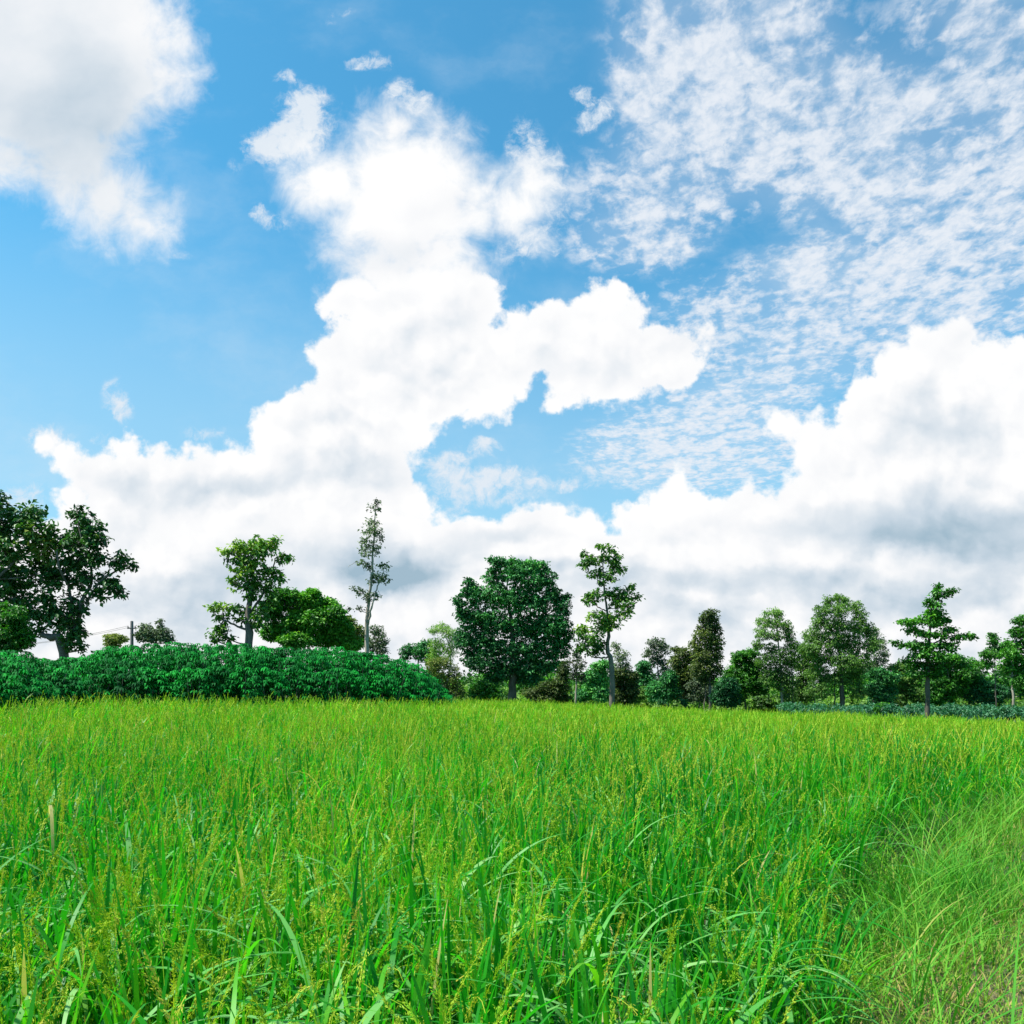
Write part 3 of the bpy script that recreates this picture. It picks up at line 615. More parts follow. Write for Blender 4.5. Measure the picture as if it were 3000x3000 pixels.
    spec = [
        ('slim_tree', 'grey crowned slim tree, first tall one right of the gap', 66, L_GREY, BARK_GREY, [[(1930, 2085, .12), (1930, 2000, .09), (1926, 1930, .05), (1922, 1885, .02)]], [(1920, 1882, 24, 12, .4), (1935, 1900, 24, 18, .4), (1905, 1915, 20, 16, .4), (1930, 1935, 22, 18, .35), (1945, 1960, 16, 16, .4)], .22, 6, .55, 0),
        ('round_tree', 'small round dark topped tree left of the grey crowned slim tree', 70, L_DARK, BARK_DARK, [[(1885, 2085, .14), (1886, 2000, .08)]], [(1888, 1950, 22, 12, .3), (1885, 1970, 22, 18, .3), (1868, 1985, 18, 14, .3), (1900, 2000, 24, 22, .3), (1880, 2030, 26, 22, .3)], .24, 9, .8, .12),
        ('mixed_tree', 'ragged brown and green tree left of the tall brownish one', 62, L_OLIVE, BARK_GREY, [[(2005, 2088, .12), (2004, 2000, .08), (1995, 1930, .03)]], [(1980, 1905, 12, 10, .4), (2000, 1915, 20, 14, .5), (1975, 1940, 16, 20, .4), (2010, 1950, 26, 24, .5), (2035, 1930, 22, 24, .6), (1990, 1980, 30, 26, .4), (2030, 1990, 26, 30, .4), (2000, 2025, 34, 24, .3)], .22, 8, .65, -.1),
        ('tall_brown_tree', 'tall brownish olive tree with narrow ragged crown in the middle of the wood', 58, L_OLIVE, BARK_GREY, [[(2080, 2090, .16), (2080, 2000, .13), (2078, 1900, .08), (2075, 1800, .03)], [(2064, 2090, .07), (2068, 2000, .04)]],
         [(2078, 1798, 22, 10, .1), (2065, 1815, 18, 14, .15), (2095, 1815, 16, 14, .15), (2075, 1835, 28, 14, .1), (2100, 1850, 14, 14, .1), (2060, 1860, 26, 18, .5), (2090, 1880, 26, 20, .45), (2050, 1895, 24, 24, .5), (2100, 1915, 16, 24, .35), (2070, 1925, 32, 24, .3), (2055, 1960, 30, 24, .25), (2095, 1960, 18, 22, .2), (2075, 1990, 24, 18, .15)], .2, 8, .6, -.05),
        ('bushy_tree', 'mid green bushy tree filling the gap right of the tall brownish tree', 62, L_MID, BARK_GREY, [[(2185, 2090, .12), (2182, 2000, .07)], [(2195, 2090, .03), (2198, 1990, .02)]], [(2165, 1925, 22, 16, .4), (2195, 1915, 22, 16, .45), (2180, 1950, 34, 26, .4), (2150, 1975, 20, 26, .35), (2210, 1960, 28, 28, .35), (2175, 2000, 34, 28, .3), (2220, 2010, 28, 26, .25), (2160, 2040, 26, 22, .2)], .22, 9, .75, -.12),
        ('round_bush', 'very dark rounded bush low in the wood under the tall brownish tree', 56, L_DARK, BARK_DARK, [[(2130, 2090, .08), (2130, 2040, .04)]], [(2130, 2010, 28, 22, .1), (2118, 2040, 30, 24, .1), (2145, 2045, 24, 22, .1)], .22, 10, .9, 0),
        ('eucalyptus_tree', 'light green conical tree with gappy crown left of the broadest tree', 58, L_EUCA, BARK_PALE, [[(2292, 2095, .15), (2290, 2000, .13), (2282, 1900, .08), (2272, 1800, .03)], [(2320, 2095, .05), (2318, 1990, .04), (2312, 1930, .02)]],
         [(2265, 1795, 26, 10, .6), (2285, 1800, 14, 14, .6), (2245, 1820, 24, 16, .6), (2275, 1830, 26, 18, .5), (2305, 1835, 12, 16, .35), (2230, 1855, 20, 22, .5), (2270, 1865, 22, 14, .3), (2310, 1860, 14, 18, .3), (2220, 1890, 18, 16, .45), (2260, 1900, 18, 14, .3), (2315, 1890, 20, 20, .35), (2285, 1925, 30, 22, .2), (2240, 1935, 26, 20, .3), (2320, 1935, 26, 26, .35), (2280, 1965, 34, 26, .1), (2300, 2000, 34, 26, .1), (2250, 1985, 24, 26, .3), (2310, 2040, 20, 24, .1)], .21, 7, .58, 0),
        ('eucalyptus_tree', 'broadest and tallest loose green tree of the wood with a dark stem', 56, L_EUCA, BARK_DARK, [[(2470, 2100, .28), (2465, 2000, .2), (2458, 1900, .12), (2455, 1800, .04)], [(2445, 2100, .07), (2446, 2020, .06), (2442, 1930, .03)], [(2465, 1960, .1), (2520, 1870, .05)]],
         [(2425, 1762, 14, 14, .4), (2458, 1752, 18, 12, .5), (2475, 1765, 14, 14, .5), (2510, 1780, 18, 16, .45), (2405, 1790, 22, 18, .35), (2450, 1790, 28, 20, .5), (2515, 1810, 20, 20, .4), (2400, 1830, 26, 26, .4), (2450, 1835, 30, 28, .4), (2505, 1845, 30, 24, .5), (2385, 1865, 26, 24, .45), (2545, 1850, 18, 24, .3), (2430, 1880, 36, 30, .4), (2490, 1890, 38, 30, .35), (2370, 1900, 26, 26, .4),
          (2545, 1890, 26, 22, .4), (2410, 1930, 36, 28, .35), (2470, 1940, 40, 28, .35), (2520, 1940, 34, 28, .35), (2400, 1975, 34, 26, .4), (2450, 1985, 36, 24, .3), (2500, 1985, 32, 24, .3), (2400, 2020, 34, 24, .3), (2510, 2025, 26, 20, .25)], .21, 8, .6, -.03),
        ('eucalyptus_tree', 'grey green weeping tree drooping at the right flank of the broadest tree', 60, L_GREY, BARK_PALE, [[(2560, 2100, .1), (2560, 2000, .07), (2560, 1900, .04)]], [(2560, 1850, 14, 16, .7), (2575, 1880, 18, 20, .7), (2585, 1915, 14, 24, .7), (2555, 1900, 20, 22, .6), (2570, 1945, 20, 20, .5), (2590, 1935, 8, 18, .6), (2550, 1960, 22, 20, .4)], .2, 6, .5, .05),
        ('bushy_tree', 'dark rounded tree under the weeping grey green one', 58, L_DARK, BARK_DARK, [[(2575, 2095, .1), (2575, 2020, .05)]], [(2570, 1975, 26, 18, .4), (2600, 1985, 24, 18, .4), (2560, 2015, 26, 24, .3), (2600, 2025, 30, 24, .3), (2575, 2050, 30, 22, .2)], .23, 9, .8, .05),
        ('bushy_tree', 'mid green bush left behind the dark front tree', 60, L_EUCA, BARK_GREY, [[(2650, 2100, .1), (2650, 2030, .05)]], [(2620, 1958, 18, 12, .5), (2650, 1955, 24, 16, .4), (2630, 1985, 30, 20, .4), (2670, 1990, 30, 26, .35), (2645, 2025, 34, 24, .35), (2685, 2035, 30, 22, .3), (2620, 2055, 30, 20, .3)], .22, 9, .75, -.05),
        ('bushy_tree', 'broad green bush right behind the dark front tree', 60, L_MID, BARK_GREY, [[(2780, 2105, .1), (2780, 2030, .05)]], [(2760, 1935, 24, 12, .35), (2800, 1930, 26, 14, .4), (2830, 1945, 22, 14, .4), (2770, 1965, 34, 20, .25), (2820, 1975, 36, 22, .2), (2750, 2005, 34, 22, .2), (2800, 2015, 36, 26, .15), (2850, 1990, 24, 26, .2), (2770, 2050, 30, 18, .3), (2730, 2040, 26, 20, .3)], .22, 9, .75, -.05),
        ('bushy_tree', 'blackish bush low at the right between two green ones', 60, L_DARK, BARK_DARK, [[(2880, 2105, .08), (2880, 2040, .04)]], [(2860, 2000, 26, 20, .3), (2890, 2015, 26, 20, .3), (2860, 2035, 30, 22, .2), (2900, 2045, 30, 22, .15), (2930, 2030, 26, 20, .15)], .22, 9, .8, 0),
        ('small_tree', 'round topped small tree left of the tree cut by the right edge', 54, L_MID, BARK_DARK, [[(2918, 2105, .07), (2916, 2000, .05), (2912, 1900, .02)]], [(2912, 1862, 12, 9, .2), (2912, 1880, 16, 12, .2), (2905, 1920, 26, 12, .35), (2890, 1915, 20, 10, .35), (2930, 1900, 24, 12, .4), (2890, 1945, 26, 14, .35)], .19, 8, .65, -.05),
        ('broadleaf_tree', 'tall tree cut by the right picture edge', 46, L_MID, BARK_PALE, [[(2975, 2110, .1), (2968, 2040, .09), (2965, 1960, .07), (2975, 1880, .04)]], [(2985, 1820, 20, 12, .25), (3010, 1815, 26, 16, .3), (2965, 1855, 16, 12, .2), (2990, 1850, 26, 18, .25), (2970, 1890, 30, 16, .4), (3010, 1880, 30, 26, .3), (2950, 1920, 26, 20, .45), (2990, 1925, 34, 24, .35), (2960, 1955, 30, 22, .35), (3010, 1965, 36, 30, .3), (2985, 1995, 30, 24, .25), (3010, 2030, 30, 24, .2)], .19, 8, .65, -.05),
        ('bushy_tree', 'dark bush behind the foot of the big dark tree', 56, L_MID, BARK_DARK, [[(1420, 2090, .08), (1420, 2040, .04)]], [(1400, 2015, 26, 18, .3), (1430, 2005, 30, 18, .35), (1440, 2035, 34, 20, .3), (1395, 2045, 26, 16, .2)], .22, 9, .75, -.1),
        ('bushy_tree', 'low mixed bushes seen under the right side of the big dark tree', 60, L_OLIVE, BARK_GREY, [[(1600, 2090, .08), (1600, 2040, .04)]], [(1560, 2030, 28, 14, .3), (1600, 2020, 26, 20, .3), (1640, 2010, 24, 26, .25), (1650, 1965, 16, 26, .2), (1590, 2045, 34, 14, .3), (1640, 2045, 28, 16, .2)], .22, 9, .75, -.15),
        ('bushy_tree', 'emerald green bush left of the bare trunk of the teak like tree', 54, L_DARK, BARK_DARK, [[(1750, 2090, .1), (1750, 2030, .05)]], [(1750, 1955, 20, 14, .9), (1770, 1950, 20, 14, .9), (1735, 1985, 24, 20, .7), (1765, 1985, 24, 24, .9), (1730, 2025, 24, 20, .95), (1760, 2030, 30, 24, .7), (1700, 2040, 20, 18, .5)], .22, 9, .8, 0),
        ('bushy_tree', 'dark olive bush right of the bare trunk of the teak like tree', 56, L_OLIVE, BARK_DARK, [[(1830, 2090, .1), (1830, 2030, .05)]], [(1815, 1975, 26, 14, .2), (1845, 1985, 20, 18, .15), (1820, 2010, 30, 22, .1), (1850, 2020, 18, 24, .05), (1800, 2040, 24, 18, .15), (1835, 2045, 26, 18, .05)], .22, 10, .85, -.05),
        ('round_bush', 'small yellowish green bush in the gap left of the slim grey tree', 62, L_EUCA, BARK_GREY, [[(1870, 2090, .05), (1870, 2055, .03)]], [(1868, 2040, 16, 16, .5), (1885, 2030, 18, 16, .4)], .2, 9, .8, 0),
        ('bushy_tree', 'blue green bushes low between the slim grey tree and the ragged one', 60, L_DARK, BARK_DARK, [[(1960, 2090, .08), (1960, 2040, .04)]], [(1925, 2020, 30, 22, .6), (1960, 1990, 22, 24, .4), (1965, 2030, 30, 22, .3), (1935, 2045, 30, 14, .5)], .22, 9, .75, 0),
        ('bushy_tree', 'brownish thicket under the tall brownish tree', 60, L_GREY, BARK_GREY, [[(2050, 2090, .07), (2050, 2040, .03)]], [(2045, 2010, 26, 22, .2), (2075, 2025, 26, 18, .2), (2040, 2045, 34, 12, .2), (2085, 2050, 26, 12, .6)], .2, 8, .6, 0),
        ('sparse_tree', 'pale thin trunk tree between the light green conical tree and the broadest one', 60, L_EUCA, BARK_PALE, [[(2388, 2095, .06), (2384, 2000, .05), (2375, 1930, .02)], [(2352, 2095, .04), (2350, 1990, .03)]], [(2350, 1905, 18, 16, .35), (2375, 1925, 20, 16, .35), (2350, 1950, 24, 22, .3), (2375, 1970, 22, 22, .3), (2350, 1995, 22, 22, .3), (2360, 2035, 34, 22, .25)], .2, 8, .62, -.1),
        ('small_shrub', 'tiny dark shrub standing in the rice edge below the grey crowned slim tree', 42, L_DARK, BARK_DARK, [[(1942, 2100, .03), (1942, 2070, .02)]], [(1942, 2058, 10, 7, .1), (1946, 2064, 7, 5, .1)], .12, 9, 1.0, 0),
        ('small_shrub', 'tiny dark shrub in the rice edge below the ragged brown and green tree', 44, L_DARK, BARK_DARK, [[(2000, 2100, .03), (2000, 2070, .02)]], [(2000, 2057, 8, 7, .1), (2006, 2062, 6, 5, .1)], .12, 9, 1.0, 0),
        ('round_bush', 'small round green bush at the rice edge left of the dark front tree', 44, L_MID, BARK_DARK, [[(2588, 2110, .05), (2588, 2085, .03)]], [(2590, 2072, 20, 12, .25), (2578, 2078, 14, 10, .2), (2602, 2080, 12, 9, .25)], .13, 12, 1.0, 0),
    ]
    for i, (nm, lb, D, mt, bk, tr, cl, lf, den, sb, tn) in enumerate(spec):
        tree(nm, lb, 'shrub' if 'bush' in nm and 'bushy' not in nm or 'shrub' in nm else 'tree', D, tr, cl, leaf=lf, mat=mt, bark=bk, density=den, sub=sb, seed=50 + i, tone=tn,
             group=None if 'shrub' in nm else W, droop=.8 if nm == 'eucalyptus_tree' else .35, aspect=.38 if nm == 'eucalyptus_tree' else .55)
    tree('front_tree', 'dark tree with level outstretched branches standing in front of the wood at the right', 'tree', 36,
         [[(2716, 2125, .16), (2717, 2050, .145), (2718, 1960, .12), (2722, 1880, .09), (2728, 1800, .06), (2735, 1740, .03)], [(2722, 1905, .05), (2680, 1895, .04), (2630, 1885, .015)], [(2724, 1890, .05), (2780, 1865, .04), (2850, 1862, .015)],
          [(2724, 1870, .04), (2690, 1845, .03), (2650, 1825, .012)], [(2732, 1770, .02), (2760, 1740, .015), (2790, 1730, .01)]],
         [(2750, 1720, 10, 6, .3), (2738, 1735, 14, 8, .4), (2790, 1732, 14, 8, .2), (2768, 1742, 12, 7, .3), (2742, 1752, 14, 9, .3), (2712, 1765, 12, 8, .3), (2730, 1775, 20, 8, .35), (2728, 1800, 26, 12, .6), (2750, 1795, 16, 9, .5), (2710, 1820, 22, 12, .6), (2745, 1822, 24, 14, .6), (2765, 1815, 12, 9, .4),
          (2645, 1822, 18, 7, .7), (2665, 1825, 16, 9, .6), (2680, 1845, 18, 9, .5), (2705, 1858, 22, 10, .4), (2775, 1845, 20, 8, .3), (2750, 1862, 20, 10, .4), (2800, 1868, 20, 8, .4), (2830, 1862, 18, 6, .4), (2850, 1866, 10, 5, .3), (2620, 1885, 14, 5, .3), (2645, 1890, 20, 7, .4), (2680, 1892, 26, 12, .4), (2715, 1895, 26, 14, .5), (2770, 1890, 24, 12, .3), (2785, 1905, 14, 8, .3),
          (2690, 1920, 26, 12, .35), (2735, 1925, 30, 14, .35), (2660, 1935, 18, 8, .3), (2790, 1935, 30, 9, .35), (2700, 1950, 36, 12, .3), (2750, 1955, 34, 12, .3), (2810, 1950, 22, 8, .3), (2690, 1975, 30, 9, .25), (2740, 1980, 26, 9, .25)],
         leaf=.2, mat=L_MID, bark=BARK_DARK, density=9, sub=.8, seed=99, tone=-.14, up=1.0, twig=.015, limb_r=.03)


build_trees()


def build_far():
    # far-off wood closing the horizon
    r = np.random.default_rng(77)
    cl = []
    for x in np.arange(-190, 200, 5.0):
        D = 150 + r.uniform(-15, 30)
        h = r.uniform(3.2, 5.2) * (1.25 if abs(x) > 40 else 1)
        cl.append(((x, D, h * 0.5 + float(zg(x, D))), (r.uniform(4, 6), 4, h * 0.55), r.uniform(.2, .7)))
    P, O, T = crown_points(r, cl, .8, 7, .42, 0)
    V, F, T = make_leaves(r, P, O, T, .8)
    o = mesh_np('distant_woods', V, F, L_WOOD, fattrs={'tone': T})
    tag(o, 'distant line of dull green woods along the horizon', 'woods', kind='stuff')
    # low cassava rows and weeds behind the rice on the right
    cl = []
    for px in np.arange(2300, 3200, 11):
        D = 46 + r.uniform(-1.5, 3) - (px - 2300) / 900 * 8
        c = at(px, 2078 + (px - 2300) / 900 * 14 + r.uniform(-8, 8), D)
        cl.append((c, (.45, .9, .27), r.uniform(.2, .8)))
    P, O, T = crown_points(r, cl, .2, 9, .5, 0)
    V, F, T = make_leaves(r, P, O, T, .2, .5, .3)
    o = mesh_np('low_cassava', V, F, L_BLUE, fattrs={'tone': T})
    tag(o, 'low blue green crop along the foot of the wood at the right', 'crop', kind='stuff')


build_far()


def build_undergrowth():
    r = np.random.default_rng(78)
    cl = []
    for px in np.arange(1230, 3250, 9):
        D = 68 + r.uniform(-3, 5)
        x = (px - 1500) / FOC * D; h = r.uniform(.9, 2.0) + .25 * math.sin(px * .02)
        cl.append(((x, D, float(zg(x, D)) + h * .5), (.8, .9, h * .55), r.uniform(.1, .8)))
    P, O, T = crown_points(r, cl, .34, 7, .5, 0)
    V, F, T = make_leaves(r, P, O, T, .34)
    o = mesh_np('undergrowth', V, F, L_EUCA, fattrs={'tone': T})
    tag(o, 'tangled green undergrowth between the trunks of the loose wood', 'undergrowth', kind='stuff')


build_undergrowth()


def build_thicket():
    r = np.random.default_rng(79)
    cl = []
    for px in np.arange(1240, 3300, 13):
        D = 84 + r.uniform(-4, 8)
        x = (px - 1500) / FOC * D; h = r.uniform(2.2, 3.9) + .7 * math.sin(px * .013) + .3 * math.sin(px * .05)
        cl.append(((x, D, float(zg(x, D)) + h * .5), (1.0, 1.2, h * .55), r.uniform(0, .55)))
        if r.random() < .5:
            cl.append(((x + r.normal(0, .4), D, float(zg(x, D)) + h * 1.05), (.5, .6, .6), r.uniform(.1, .6)))
    P, O, T = crown_points(r, cl, .36, 7, .5, 0)
    V, F, T = make_leaves(r, P, O, T, .34)
    o = mesh_np('thicket', V, F, L_MID, fattrs={'tone': T})
    tag(o, 'far thicket of mixed green growth closing the view behind the loose wood', 'thicket', kind='stuff')


build_thicket()


def build_pole():
    D = 60
    b = at(386, 2000, D); b[2] = float(zg(b[0], D))
    top = at(386, 1819, D)[2] - b[2]
    root = empty('utility_pole', b); tag(root, 'thin grey utility pole poking up behind the hedge', 'utility pole')
    cm = bark_mat('concrete', (0.09, 0.085, 0.08), (0.17, 0.16, 0.15), 3.0)
    V, F = tube([(0, 0, -.2), (0, 0, top * .5), (0, 0, top - .04), (0, 0, top)], [.15, .13, .105, .07], 10)
    mesh_np('pole', V, F, cm, root)
    V, F = tube([(-.32, 0, top - .55), (.0, -.08, top - .55), (.3, 0, top - .55)], .05, 6)
    mesh_np('crossarm', V, F, cm, root)
    for x in (-.28, .26):
        V, F = tube([(x, 0, top - .52), (x, 0, top - .47), (x, 0, top - .44), (x, 0, top - .36)], [.03, .055, .03, .02], 8)
        mesh_np('insulator', V, F, BARK_DARK, root)
    for x in (-.28, .26):
        P = [(x + t * -34 * (1), t * 26, top - .38 - 2.2 * 4 * t * (1 - t) * .35) for t in np.linspace(0, 1, 18)]
        V, F = tube(P, .012, 5); mesh_np('wire', V, F, BARK_DARK, root)


build_pole()


# ------------------------------------------------------------------ cassava hedge
def build_hedge():
    r = np.random.default_rng(5)
    kp = [-260, -100, 0, 60, 120, 180, 240, 300, 360, 420, 700, 820, 918, 988, 1066, 1130, 1182, 1221, 1260, 1285, 1303]
    kt = [1885, 1888, 1898, 1908, 1924, 1930, 1918, 1899, 1886, 1884, 1883, 1889, 1894, 1890, 1902, 1915, 1928, 1946, 1976, 2006, 2036]
    kd = np.interp(kp, [-260, 0, 230, 700, 1000, 1303], [18.5, 21.0, 24.5, 26.0, 28.0, 31.5])
    base = at(600, 2018, 25.5); base[2] = float(zg(base[0], base[1]))
    root = empty('cassava_hedge', base)
    tag(root, 'long emerald green hedge of cassava plants along the back left of the rice', 'hedge')
    P, O, T, stems = [], [], [], []
    for row, (dd, hs) in enumerate([(-1.7, .74), (-1.0, .90), (0, 1.0), (0.9, 1.0), (1.9, .97), (3.0, .9)]):
        px = -260.0
        while px < 1300:
            Dc = np.interp(px, kp, kd)
            step = 0.55 / Dc * FOC
            q = px + r.uniform(-.3, .3) * step
            D = np.interp(q, kp, kd) + dd + r.normal(0, .15)
            x = (q - 1500) / FOC * D
            g = float(zg(x, D))
            zt = CAMZ + (HOR - np.interp(q, kp, kt)) / FOC * D
            h = (zt - g) * hs * r.uniform(.95, 1.01)
            if h > .45:
                nl = int(36 + 40 * h)
                f = r.random(nl) ** .62
                zz = g + h * (.18 + .82 * f)
                rad = .62 * np.sqrt(np.clip(1 - ((f - .35) / .68) ** 2, .03, 1)) * r.uniform(.75, 1.1, nl)
                a = r.uniform(0, 2 * np.pi, nl)
                o = np.stack([np.cos(a), np.sin(a), .3 + .8 * f], -1)
                P.append(np.stack([x + np.cos(a) * rad, D + np.sin(a) * rad, zz], -1)); O.append(o)
                T.append(np.clip(.36 + .16 * f + r.normal(0, .15, nl) + r.normal(0, .08), 0, 1))  # brighter young leaves on top, shade lower down also painted into the tone
                for _ in range(2):
                    s = r.normal(0, .15, 2)
                    stems.append(tube(np.array([(x, D, g - .05), (x + s[0], D + s[1], g + h * .5), (x + s[0] * 1.6, D + s[1] * 1.6, g + h * .9)]) - base, [.018, .014, .006], 5))
            px += step
    P = np.concatenate(P); O = norm(np.concatenate(O)); T = np.concatenate(T); n = len(P)
    LB = 6
    nrm = norm(O * [.45, .45, 1] + r.normal(0, .22, (n, 3)) + [0, 0, .8])
    ref = norm(np.cross(nrm, O + [0.01, 0.02, 0]))
    ref2 = np.cross(nrm, ref)
    VV, FF, TT = [], [], []
    size = r.uniform(.10, .20, n)
    for j in range(LB):
        th = (j / LB) * 2 * np.pi * .86 + r.normal(0, .1, n)
        ax = ref * np.cos(th)[:, None] + ref2 * np.sin(th)[:, None]
        ax2 = norm(ax + [0, 0, -.35])
        s = norm(np.cross(ax2, nrm))
        b = P; m_ = P + ax2 * (size * .55)[:, None] + nrm * (size * .10)[:, None]
        tip = P + norm(ax + [0, 0, -.75]) * size[:, None]
        w = (size * .15)[:, None]
        VV.append(np.stack([b, m_ + s * w, tip, m_ - s * w], 1))
    V = np.stack(VV, 1).reshape(-1, 3)
    F = np.arange(len(V)).reshape(-1, 4)
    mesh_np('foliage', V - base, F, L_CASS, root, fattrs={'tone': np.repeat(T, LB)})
    V, F = join(stems)
    mesh_np('stems', V, F, BARK_GREY, root)['kind'] = 'stuff'


build_hedge()


# ------------------------------------------------------------------ rice and grass
RICE_LEAF = leaf_mat('rice_leaf', [(0.010, 0.21, 0.012), (0.03, 0.34, 0.012), (0.15, 0.48, 0.016), (0.28, 0.53, 0.025), (0.50, 0.44, 0.16)], 0.45, 0.35, 0.52, (1.1, 1.25, 0.5))
RICE_EAR = leaf_mat('rice_ear', [(0.17, 0.42, 0.012), (0.31, 0.49, 0.022), (0.46, 0.52, 0.05), (0.42, 0.30, 0.05)], 0.6, 0.2, 0.35, (1.1, 1.1, 0.5))
RICE_PALE = leaf_mat('rice_leaf_pale', [(0.03, 0.24, 0.02), (0.10, 0.36, 0.06), (0.24, 0.48, 0.15)], 0.5, 0.3, 0.35, (1.0, 1.2, 0.6))  # paler rice leaf: reflected sky sheen put into the colour
GRASS = leaf_mat('bund_grass', [(0.03, 0.20, 0.015), (0.09, 0.33, 0.025), (0.23, 0.37, 0.04), (0.40, 0.30, 0.12)], 0.6, 0.15, 0.35)


def blades(r, base, az, a0, a1, L, W, S, tone, bend=1.3, twist=0.5, tipw=0.05, basew=0.5):
    """ribbons bending from angle a0 to a1 off the vertical"""
    n = len(base)
    t = np.linspace(0, 1, S + 1)
    ang = a0[:, None] + (a1 - a0)[:, None] * ((t[None, :-1] + t[None, 1:]) / 2) ** bend
    step = (L / S)[:, None]
    h = np.concatenate([np.zeros((n, 1)), np.cumsum(np.sin(ang) * step, 1)], 1)
    v = np.concatenate([np.zeros((n, 1)), np.cumsum(np.cos(ang) * step, 1)], 1)
    dirx, diry = np.cos(az)[:, None], np.sin(az)[:, None]
    P = np.stack([base[:, 0, None] + h * dirx, base[:, 1, None] + h * diry, base[:, 2, None] + v], -1)
    taz = az[:, None] + np.pi / 2 + twist * (t[None] * r.normal(0, 1, (n, 1)) + r.normal(0, .5, (n, 1)))
    side = np.stack([np.cos(taz), np.sin(taz), np.zeros_like(taz)], -1)
    prof = np.interp(t, [0, .25, .6, .85, 1], [basew, .95, 1, .6, tipw])
    off = side * (W[:, None] * prof[None] * .5)[..., None]
    V = np.stack([P - off, P + off], 2).reshape(-1, 3)
    i, j = np.meshgrid(np.arange(n), np.arange(S), indexing='ij')
    a = (i * (S + 1) + j) * 2
    F = np.stack([a, a + 1, a + 3, a + 2], -1).reshape(-1, 4)
    return V, F, np.repeat(tone, S), P


class Acc:
    def __init__(s): s.V, s.F, s.T, s.o = [], [], [], 0
    def add(s, V, F, T):
        s.V.append(V.astype(np.float32)); s.F.append(F + s.o); s.T.append(T); s.o += len(V)
    def obj(s, name, mat, parent=None):
        return mesh_np(name, np.concatenate(s.V), np.concatenate(s.F), mat, parent, fattrs={'tone': np.concatenate(s.T)})


def far_edge(x):
    """far limit of the rice (distance) for world x"""
    return np.interp(x, [-40, -16, -12.6, -12.2, -8.5, -5.5, -2.9, -2.0, 0, 15, 22, 60], [17, 17.2, 20.0, 22.6, 24.2, 26.2, 29.6, 38, 42, 38, 27, 27])


def vnoise(x, y, f, seed):
    rr = np.random.default_rng(seed); s = 0
    for k in range(4):
        a, b, c = rr.uniform(0, 6.28, 3); d = rr.uniform(.6, 1.4) * f * 1.5 ** k
        s = s + np.sin(x * d * np.cos(a) + y * d * np.sin(a) + b) * .7 ** k
    return s / 2.5


def scatter(r, y0, y1, dens, margin=1.22, extra=.8):
    """points in the view wedge between two distances, with room for a step aside"""
    hw = lambda y: y * .637 * margin + extra
    A = (hw(y0) + hw(y1)) * (y1 - y0)
    n = int(A * dens)
    y = r.uniform(0, 1, n * 2) * (y1 - y0) + y0
    keep = r.random(n * 2) < hw(y) / hw(y1); y = y[keep][:n]
    x = r.uniform(-1, 1, len(y)) * hw(y)
    return x, y


